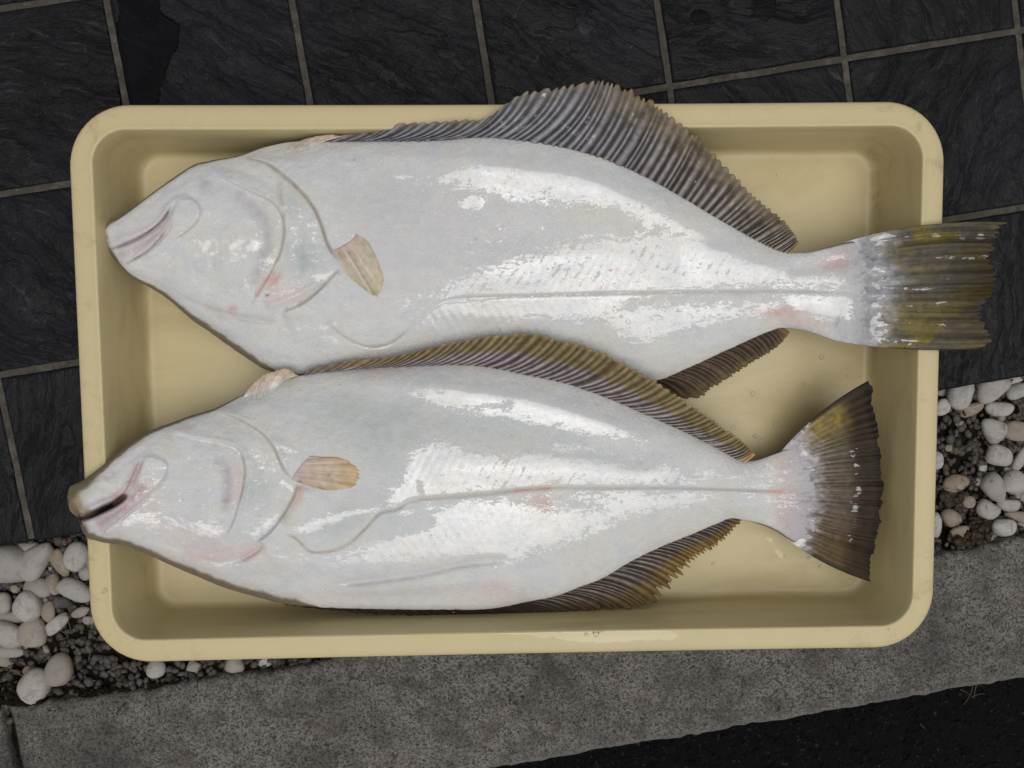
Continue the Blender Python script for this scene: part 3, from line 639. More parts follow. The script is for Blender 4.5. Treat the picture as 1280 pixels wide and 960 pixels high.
def fin(name, root, loc, pairs, colf, amp=.0009, per=8, nt=26, bulge=.06, serr=.05, t0=-.10, ripple=0.0, wetf=None, zfun=None, power=1.0, seed=0, ramp=None, wander=.0, tip_amp=.5, thick=.0011):
    """a fin as one ridged sheet: pairs = (base x, base y, tip x, tip y, ray number, base z, tip z)"""
    A = np.array(pairs, float); q = A[:, 4]; nr = q[-1] - q[0]; ns = int(nr * per) + 1
    s = np.linspace(q[0], q[-1], ns); t = np.linspace(t0, 1, nt)
    sb = s[:, None] * np.ones((1, nt))
    cols = [ip(s, list(zip(q, A[:, k]))) for k in (0, 1, 2, 3, 5, 6)]
    bx, by, tx, ty, zb, zt = [c[:, None] for c in cols]
    ph = .5 + .5 * np.cos(2 * PI * (s + .8 * (vnoise(s * .8, s * 0, seed + 8) - .5)))[:, None]                        # 1 on a ray, 0 between
    jit = (vnoise(s * .9 + 5, s * 0, seed + 3) - .5)[:, None]; jr = (vnoise(np.round(s) * 3.7, s * 0, seed + 4) - .5)[:, None]
    tt = t[None, :] * (1 - serr * (1 - ph) ** 1.5 * sstep(.3, 1, t)[None, :] + .035 * jit * sstep(.5, 1, t)[None] + serr * .8 * jr * sstep(.6, 1, t)[None])
    dx, dy = tx - bx, ty - by
    bl = bulge(s)[:, None] if callable(bulge) else bulge
    X = bx + dx * tt + dy * bl * 4 * tt * (1 - tt); Y = by + dy * tt - dx * bl * 4 * tt * (1 - tt)
    z = zb + (zt - zb) * np.clip(tt, -.2, 1) ** power
    if ramp: ph = .5 + (ph - .5) * sstep(ramp[0], ramp[1], tt)
    prof = ph ** .8
    z = z + amp * (prof - .5) * (1 - (1 - tip_amp) * sstep(.2, 1, tt)) * np.clip(1 + 1.2 * jit, .4, 2)
    z = z + ripple * np.sin(s * .45 + 1.3)[:, None] * sstep(0, 1, tt) + .0012 * (fbm(X / 30, Y / 30, 60 + seed, 3) - .5) * sstep(0, .3, tt)
    if zfun is not None: z = zfun(X, Y, tt, s[:, None] * np.ones_like(tt), z)
    P = at(X, Y, z)
    C = colf(X, Y, tt, ph * np.ones_like(tt), (sb - q[0]) / nr, sb)
    C = C * (1 + .45 * (fbm(X / 5, Y / 5, 70 + seed, 3) - .5) + .35 * (vnoise(np.round(sb) * 5.3, sb * 0, seed + 6) - .5) * sstep(-.05, .2, tt))[..., None]
    Wt = wetf(X, Y, tt, (sb - q[0]) / nr) if wetf else np.full(X.shape, .28) + .12 * ph
    n = X.size; nu, nv = X.shape
    L = P - np.array([0, 0, thick]); idx = np.arange(n)
    ring = np.concatenate([np.arange(nu) * nv, (nu - 1) * nv + np.arange(1, nv), np.arange(nu - 2, -1, -1) * nv + nv - 1, np.arange(nv - 2, 0, -1)])
    side = np.stack([ring, np.roll(ring, -1), np.roll(ring, -1) + n, ring + n], -1)
    g = grid_faces(nu, nv)
    # facing: make the upper sheet point up
    a, b, c = P.reshape(-1, 3)[g[g.shape[0] // 2][:3]]; up = np.cross(b - a, c - a)[2] > 0
    F_ = np.concatenate([g if up else g[:, ::-1], (g[:, ::-1] if up else g) + n, side])
    V = np.concatenate([P.reshape(-1, 3), L.reshape(-1, 3)]) - np.array(loc)
    me = mesh(name, V, F_, {'wet': np.tile(Wt.ravel(), 2)}, {'Col': np.tile(np.clip(C, .003, .9).reshape(-1, 3), (2, 1))})
    return link(name, me, M['fin'], root)
def mixc(a, b, m): m = np.clip(m, 0, 1)[..., None]; return np.asarray(a) * (1 - m) + np.asarray(b) * m
def S(r, g, b, k=1.3): return srgb(r, g, b) * k

# ---- upper fish ------------------------------------------------------------
LU = (0.0, 0.05, 0.0085)
UP = dict(seed=0, headx=420, x_end=1060, loc=LU, axis=[(127, 300), (420, 372), (600, 370), (800, 366), (1100, 366)],
  yt=[(127, 292), (129, 285), (133, 280), (147, 273), (185, 245), (217, 222), (245, 205), (260, 201.5), (300, 194), (330, 184), (360, 178), (405, 176), (450, 176), (500, 174.5), (550, 173.5), (600, 171), (640, 173), (675, 176.5), (720, 186), (750, 195), (800, 217), (850, 245), (900, 275), (950, 302), (987, 316), (1005, 316), (1035, 309), (1060, 302.5), (1100, 297.5), (1116, 296)],
  yb=[(127, 296), (129, 304), (133, 311), (140, 320), (150, 332), (162, 344), (192, 362), (210, 374), (240, 400), (262, 415), (300, 442), (332, 462), (350, 468), (400, 466), (500, 459), (600, 460), (700, 470), (780, 478), (820, 476), (860, 460), (910, 437), (960, 415), (975, 410), (987, 410), (1000, 411.5), (1017, 416), (1042, 425), (1072, 430.5), (1100, 433), (1116, 433.5)],
  zt=[(127, .072), (250, .066), (350, .068), (450, .078), (600, .087), (750, .081), (850, .071), (950, .066), (1000, .069), (1060, .080), (1085, .082), (1116, .083)],
  zb=[(127, .070), (200, .053), (345, .044), (500, .040), (700, .040), (850, .045), (975, .060), (1000, .065), (1060, .080), (1085, .082), (1116, .083)],
  th=[(127, .003), (150, .009), (200, .016), (300, .024), (450, .030), (600, .030), (750, .026), (880, .018), (980, .011), (1040, .0065), (1062, .0062), (1085, .0042), (1116, -.003)],
  under=[(127, .006), (200, .02), (350, .035), (850, .035), (980, .014), (1100, .002)],
  feat=[
   ([(296, 196), (330, 203), (352, 217), (375, 238), (392, 260), (402, 283), (408, 302), (417, 318), (426, 334)], 'stepr', .0042, 30),
   ([(426, 334), (412, 349), (396, 365), (376, 380), (350, 391)], 'stepr', .0030, 22),
   ([(262, 214), (290, 229), (315, 241), (338, 252), (351, 268), (354, 287), (352, 307), (346, 325), (336, 345), (323, 366), (311, 384)], 'stepr', .0030, 12),
   ([(300, 250), (318, 262), (329, 280), (331, 302), (327, 322)], 'ridge', -.0014, 8),
   ([(351, 228), (350, 245), (354, 262)], 'ridge', .0010, 3), ([(270, 205), (300, 212), (330, 226), (348, 238)], 'ridge', -.0006, 5), ([(240, 345), (275, 352), (305, 350)], 'ridge', -.0006, 7), ([(180, 262), (205, 240), (235, 222)], 'ridge', -.0005, 6), ([(360, 300), (372, 325), (370, 350)], 'ridge', -.0007, 8), ([(146, 338), (175, 346), (215, 366), (255, 398)], 'ridge', -.0005, 5),
   ([(137, 312), (155, 306), (175, 297), (193, 286), (208, 270), (218, 254)], 'ridge', -.0017, 2.2),
   ([(137, 300), (165, 295), (195, 279), (213, 255), (230, 246), (242, 250)], 'ridge', .0009, 4),
   ([(160, 330), (185, 314), (205, 294), (217, 275)], 'ridge', -.0015, 2.0),
   ([(225, 372), (265, 388), (300, 397), (345, 404)], 'ridge', -.0012, 4),
   ([(330, 384), (365, 372), (400, 352)], 'ridge', .0010, 4), ([(318, 372), (340, 350), (352, 330)], 'ridge', -.0010, 4),
   ([(404, 398), (417, 410), (436, 424), (462, 434), (487, 430), (512, 412), (540, 386), (570, 374), (640, 371), (800, 366), (960, 364), (1066, 366)], 'ridge', -.0006, 2.0),
   ([(560, 350), (700, 325), (850, 315), (1000, 345)], 'ridge', .0012, 22), ([(480, 235), (600, 270), (760, 300), (900, 325)], 'ridge', -.0016, 26),
   ([(430, 190), (560, 200), (700, 215), (800, 250), (900, 300)], 'ridge', .0012, 16),
   ([(980, 335), (1040, 330), (1090, 320)], 'ridge', -.0008, 8), ([(1000, 395), (1050, 405)], 'ridge', -.0008, 8)],
  plates=[([(160, 329), (186, 303), (209, 279), (222, 252), (236, 247), (247, 254), (251, 265), (243, 281), (222, 298), (195, 318)], .0014, 2.5),
          ([(354, 228), (372, 250), (392, 285), (400, 310), (385, 300), (362, 272), (352, 250)], .0010, 6)],
  paint=[('b', 470, 330, 60, 60, 30, 'mauve', .35), ('b', 560, 275, 110, 60, 10, 'mauve', .35), ('b', 480, 250, 60, 40, 0, 'green', .4), ('b', 380, 322, 25, 26, 0, 'green', .75), ('b', 368, 262, 18, 26, -30, 'green', .45), ('b', 257, 228, 9, 8, 0, 'green', .8), ('b', 262, 235, 40, 12, 20, 'purple', .3),
   ('l', [(290, 240), (318, 260), (330, 280), (332, 305), (328, 330), (312, 360)], 8, (.47, .42, .45), .7), ('l', [(322, 250), (340, 262), (346, 285), (345, 312), (334, 338)], 7, 'cream', .6), ('l', [(140, 300), (165, 293), (200, 270), (215, 252)], 9, 'mauve', .7), ('l', [(145, 322), (175, 308), (200, 290), (213, 268)], 7, (.50, .42, .42), .85), ('l', [(134, 313), (155, 306), (175, 297), (200, 279), (214, 260)], 1.8, (.22, .15, .15), .9), ('l', [(156, 331), (186, 313), (207, 290)], 1.6, (.30, .22, .22), .8), ('l', [(130, 284), (150, 273), (186, 248), (220, 225)], 4, 'mauve', .6), ('b', 131, 296, 5, 14, -20, 'brown', 1.0), ('b', 142, 322, 5, 12, -40, 'brown', .6),
   ('l', [(250, 382), (280, 393), (310, 398), (350, 400)], 6, 'flesh', .55), ('b', 340, 352, 16, 12, -40, 'pink', .7), ('b', 345, 350, 5, 9, 40, 'rose', .7), ('b', 334, 369, 2.5, 2, 0, 'brown', .8), ('b', 292, 385, 6, 5, 0, 'rose', .7), ('b', 288, 386, 2, 2, 0, 'purple', .8), ('b', 358, 385, 3, 3, 0, 'purple', .8), ('l', [(318, 372), (328, 356), (344, 338)], 2.5, 'rose', .6), ('l', [(330, 378), (360, 372), (385, 358)], 9, 'pink', .35),
   ('l', [(354, 265), (356, 287), (353, 310), (345, 330)], 2.0, 'tan', .5), ('l', [(300, 196), (330, 204), (352, 219), (375, 240), (392, 262), (402, 285), (409, 306), (420, 326)], 2.2, 'tan', .8), ('l', [(224, 250), (236, 248), (247, 254), (251, 265), (243, 281), (222, 298)], 1.8, 'tan', .55), ('l', [(408, 352), (392, 368), (370, 383)], 4, 'tan', .4), ('l', [(352, 235), (351, 247), (354, 258)], 1.6, 'tan', .5),
   ('l', [(250, 222), (290, 229), (315, 241), (338, 253)], 2.4, 'white', .7), ('l', [(402, 398), (417, 410), (436, 424), (462, 434), (487, 430), (512, 412)], 1.3, 'tan', .6),
   ('l', [(540, 385), (580, 373), (640, 371), (800, 366), (960, 364), (1066, 366)], 1.3, 'tan', .55), ('b', 770, 337, 4, 8, 80, 'pink', .6), ('b', 750, 360, 20, 4, 0, 'pink', .35), ('b', 650, 358, 12, 3, 0, 'cream', .5),
   ('b', 735, 265, 60, 14, 12, 'cream', .6), ('b', 415, 185, 30, 7, -5, 'flesh', .5), ('b', 375, 190, 18, 6, -20, 'flesh', .5),
   ('b', 1048, 325, 22, 14, -20, 'pink', .95), ('b', 1040, 332, 10, 6, 0, 'rose', .7), ('b', 975, 390, 34, 7, -4, 'rose', .6), ('b', 1000, 402, 40, 10, 12, 'pink', .6), ('b', 925, 368, 14, 2, 0, 'rose', .5), ('b', 980, 300, 20, 8, 30, 'flesh', .3),
   ('p', [(1056, 286), (1150, 280), (1150, 450), (1046, 450), (1058, 400), (1070, 365), (1058, 335)], 22, (.40, .40, .43), .95),
   ('b', 847, 388, 2.6, 2, 0, 'brown', .9), ('b', 587, 226, 2, 2.5, 0, 'brown', .7), ('b', 443, 200, 1.6, 1.4, 0, 'brown', .6), ('b', 594, 299, 2.5, 2, 0, 'tan', .7),
   ('b', 130, 292, 5, 12, 0, 'flesh', .9)],
  rim_b=[(127, 4), (140, 4.5), (150, 2.0), (165, 2.0), (200, 3.5), (240, 5), (300, 6), (332, 5), (360, 0), (1100, 0)], rim_t=[(127, 4), (135, 3), (150, 1.3), (240, 1.6), (300, .8), (340, 0), (1000, 0), (1030, .8), (1100, 2)],
  wet=[([(560, 182), (620, 176), (680, 181), (740, 205), (800, 232), (860, 262), (905, 285), (960, 316), (925, 325), (870, 305), (805, 287), (770, 262), (715, 258), (650, 252), (600, 240), (565, 232), (520, 228), (590, 205)], 16, .78),
       ([(450, 430), (500, 400), (540, 384), (556, 352), (600, 335), (680, 310), (740, 296), (830, 284), (900, 300), (965, 328), (1040, 343), (1064, 348), (1055, 362), (955, 361), (800, 374), (770, 400), (655, 405), (560, 416), (490, 440), (450, 446)], 18, .76),
       ([(975, 368), (1066, 370), (1064, 400), (1020, 402), (985, 384)], 8, .85), ([(740, 380), (990, 374), (968, 395), (880, 408), (820, 430), (770, 424)], 16, .72),
       ([(238, 300), (275, 298), (330, 302), (322, 318), (262, 334), (245, 320)], 6, .82), ([(268, 364), (320, 342), (322, 356), (305, 378), (280, 376)], 7, .66), ([(566, 252), (590, 244), (610, 248), (600, 262), (580, 262)], 6, .8),
       ([(372, 402), (420, 400), (430, 432), (405, 444), (395, 425)], 9, .62), ([(330, 310), (350, 300), (346, 330), (318, 350)], 6, .6), ([(410, 210), (470, 213), (540, 225), (540, 232), (450, 216)], 6, .6), ([(395, 345), (425, 333), (410, 350), (370, 366)], 5, .6),
       ([(480, 372), (560, 350), (560, 380), (500, 390)], 14, .5), ([(150, 335), (200, 330), (230, 350), (190, 355)], 10, .52), ([(860, 440), (960, 405), (960, 412), (850, 455)], 9, .5), ([(150, 330), (230, 335), (340, 340), (420, 345), (415, 400), (440, 440), (340, 455), (260, 405), (200, 362)], 20, .34), ([(340, 215), (400, 275), (418, 330), (370, 380), (356, 300)], 10, .36), ([(230, 215), (300, 205), (345, 235), (330, 250), (280, 228)], 8, .32), ([(430, 400), (560, 430), (640, 425), (520, 450), (420, 455)], 14, .36), ([(560, 250), (900, 300), (560, 340)], 30, .26), ([(980, 320), (1060, 305), (1062, 330), (990, 340)], 8, .36), ([(1066, 300), (1110, 292), (1110, 430), (1066, 425)], 14, .30)],
  dry=[([(790, 212), (860, 252), (905, 280), (895, 290), (840, 272), (785, 240), (750, 215)], 10, .9), ([(612, 182), (640, 182), (642, 188), (612, 190)], 3, 1)],
  wetline=[([(255, 222), (290, 230), (315, 241), (338, 253), (350, 268)], 2.2)], dryline=[([(560, 380), (640, 372), (800, 367), (960, 365)], 1.5)] , herring=[(520, 385), (540, 345), (640, 318), (780, 300), (960, 335), (960, 352), (780, 352), (640, 362)])
upper = empty('flatfish', LU, label='upper white flatfish whose tail hangs over the right rim of the tray', category='fish', group='flatfish lying in the cream tray')
FU = Fish(UP); FU.build(upper)

# pairs: base x, base y, tip x, tip y, ray, base z, tip z
def dorsal_u(X, Y, t, ph, s, q):
    g = mixc(S(58, 55, 58), S(38, 34, 34), s); r = mixc(S(134, 134, 142), S(140, 132, 122), sstep(.3, .8, s)); C = mixc(g, r, ph ** 1.3 * .95)
    br = sstep(.45, .9, t) * sstep(.33, .5, s) * sstep(1, .85, s); C = mixc(C, S(118, 98, 66), br * .55); C = mixc(C, S(98, 94, 82), sstep(.5, 1, t) * .4)
    C = mixc(C, S(52, 42, 30), sstep(.52, .68, fbm(X / 16, Y / 12, 6, 3)) * sstep(.2, .6, t) * sstep(.3, .5, s) * .55); C = mixc(C, S(140, 120, 84), sstep(.88, 1.0, t) * .5); return mixc(C, S(185, 160, 120), sstep(.975, 1, s) * .6)
fin('dorsal_fin', upper, LU, [(392, 178, 405, 172, -1, .074, .076), (405, 177, 440, 168, 0, .076, .079), (450, 176, 500, 155, 4, .080, .092), (500, 175, 560, 151, 8, .085, .099), (550, 174, 608, 146, 12, .088, .101), (600, 172.5, 655, 115, 16, .0885, .107), (640, 174, 700, 108, 19.5, .0885, .110), (680, 178, 740, 101.5, 23, .088, .110),
  (720, 187, 766, 102, 27, .086, .109), (760, 200, 802, 120, 31.5, .083, .108), (800, 218, 840, 144, 36.5, .078, .104), (850, 246, 886, 185, 43, .071, .084), (900, 276, 938, 239, 50, .068, .072), (950, 303, 985, 281, 58, .068, .068), (984, 318, 1000, 304, 66, .070, .069)], dorsal_u,
  amp=.0021, bulge=lambda s: -.10 + .08 * sstep(10, 45, s), serr=.055, nt=34, seed=1, power=.6, wetf=lambda X, Y, t, s: .26 + .14 * sstep(.6, .2, t) * sstep(.6, .3, s))
def anal_u(X, Y, t, ph, s, q):
    C = mixc(S(48, 38, 32), S(92, 78, 64), ph); C = mixc(C, S(112, 94, 62), sstep(.6, 1, t) * .5); return mixc(C, S(150, 110, 70), sstep(.9, 1, s) * .4)
fin('anal_fin', upper, LU, [(770, 470, 800, 496, -4, .040, .022), (820, 474, 862, 499, 0, .043, .024), (860, 459, 898, 481, 6, .046, .028), (910, 436, 938, 455, 14, .052, .036), (960, 414, 974, 432, 22, .058, .045), (976, 409, 988, 416, 26, .061, .054)], anal_u, amp=.0013, bulge=.10, serr=.05, seed=2, wetf=lambda X, Y, t, s: np.full(X.shape, .14))
def tail_u(X, Y, t, ph, s, q):
    C = mixc(S(112, 100, 50), S(86, 82, 70), sstep(.35, .65, fbm(X / 34, Y / 15, 5, 3)))
    C = mixc(C, S(72, 72, 76), np.exp(-((s - .5) / .22) ** 2) * sstep(.1, .3, t) * sstep(.9, .6, t) * .7)
    C = mixc(C, S(34, 28, 14), sstep(.5, .95, t) * (.35 + .55 * np.exp(-((s - .45) / .3) ** 2)))
    fold = np.exp(-((np.abs(((s * 7.3 + .15 * np.sin(t * 3)) % 1) - .5)) / .10) ** 2); C = mixc(C, S(40, 36, 24), fold * sstep(.25, .6, t) * .45)
    C = mixc(C, S(60, 54, 36), (1 - ph) * .28 * sstep(.1, .4, t)); C = mixc(C, S(66, 62, 28), (np.minimum(s, 1 - s) < .012) * .8)
    base = np.array([.40, .40, .43]) * (.8 + .5 * fbm(X / 3, Y / 3, 10, 2))[..., None]; e = .34 - .16 * np.abs(s - .5); m = sstep(e + .14, e - .12, t + .16 * (fbm(X / 14, Y / 5, 9, 3) - .5))
    C = mixc(C, base, m * .85); return mixc(C, SKIN, sstep(.15, .03, t + .10 * (fbm(X / 9, Y / 7, 19, 3) - .5)))
def tail_uz(X, Y, t, s, z):
    f = sstep(.05, .8, t); return z - .0075 * sstep(.26, 0, t) + f * (.0020 * np.sin(s * 1.15 + 1.0) + .0012 * np.sin(s * 2.6 + t * 1.5) ) + f * .0009 * (fbm(X / 40, Y / 6, 77, 3) - .5) * 2
fin('tail_fin', upper, LU, [(1052, 304, 1257, 278, 0, .084, .100), (1054, 312, 1248, 290, 2, .085, .101), (1056, 325, 1244, 305, 5, .086, .102), (1058, 342, 1241, 328, 8, .0865, .103), (1058, 358, 1250, 350, 11, .0865, .103), (1058, 372, 1240, 370, 14, .0865, .103), (1057, 388, 1228, 392, 17, .086, .103), (1055, 402, 1235, 412, 20, .085, .103), (1053, 414, 1242, 426, 22, .084, .103), (1050, 427, 1226, 436, 24, .084, .1025)], tail_u,
  amp=.0007, per=10, nt=90, bulge=lambda s: .045 - .075 * sstep(0, 24, s), serr=.030, t0=0.0, power=.65, ramp=(.18, .5), seed=3, tip_amp=1.0, zfun=tail_uz, thick=.0016,
  wetf=lambda X, Y, t, s: .24 + .22 * np.exp(-(((s - .16 + .12 * (1 - t)) / .05) ** 2)) * sstep(.05, .2, t) * sstep(1.02, .9, t) + .20 * sum(np.exp(-((s - c_ - .02 * np.sin(t * 7 + c_ * 9)) / .016) ** 2) for c_ in (.50, .64, .80)) * sstep(.05, .15, t) * sstep(.8, .6, t) + .26 * sstep(.42, .12, t) + .22 * np.exp(-((s - .93) / .04) ** 2) * sstep(.75, .4, t) + .20 * np.exp(-((s - .30) / .02) ** 2) * sstep(.5, .6, t))
def on_body(FS, lift):
    return lambda X, Y, t, s, z: FS.height(X, Y) + lift * (.3 + np.sin(PI * np.clip(t, 0, 1)) * .7) + (z - .05)
def pec_u(X, Y, t, ph, s, q):
    C = mixc(S(176, 165, 148, 1.2), S(182, 172, 156, 1.2), ph); C = mixc(C, S(176, 156, 146, 1.25), sstep(.4, 0, t)); return mixc(C, S(174, 164, 128, 1.2), sstep(.6, 1, t) * .6)
fin('pectoral_fin', upper, LU, [(417, 312, 433, 344, 0, .05, .05), (421, 311, 452, 359, 3, .05, .05), (430, 306, 470, 371, 6, .05, .05), (438, 301, 478, 357, 9, .05, .05), (443, 296, 478, 340, 11, .05, .05), (445, 292, 462, 304, 13, .05, .05)], pec_u, amp=.0004, bulge=0, serr=.03, t0=0, seed=4, zfun=on_body(FU, .0018), wetf=lambda X, Y, t, s: .2 + .2 * sstep(.9, 1, t), thick=.0008)
def pelv(X, Y, t, ph, s, q):
    C = mixc(S(172, 156, 144), S(180, 166, 152), ph); C = mixc(C, S(156, 128, 112), fbm(X / 6, Y / 4, 90, 3) * 1.1 - .3); C = mixc(C, S(150, 122, 80), sstep(.7, 1, t) * .6); return mixc(C, SKIN * .95, .08 + .85 * sstep(.6, 0.05, t))
fin('pelvic_fin', upper, LU, [(356, 192, 362, 183, 0, .05, .05), (362, 191, 375, 176, 2, .05, .05), (372, 189, 396, 170, 4, .05, .05), (382, 187, 418, 168.5, 6, .05, .05), (388, 186, 428, 171, 7, .05, .05)], pelv, amp=.0005, bulge=.05, serr=.05, t0=0, seed=5, zfun=lambda X, Y, t, s, z: FU.height(X, np.maximum(Y, FU.edges(X)[0] + 4)) + .0006 + .001 * t + (z - .05), wetf=lambda X, Y, t, s: np.full(X.shape, .3))

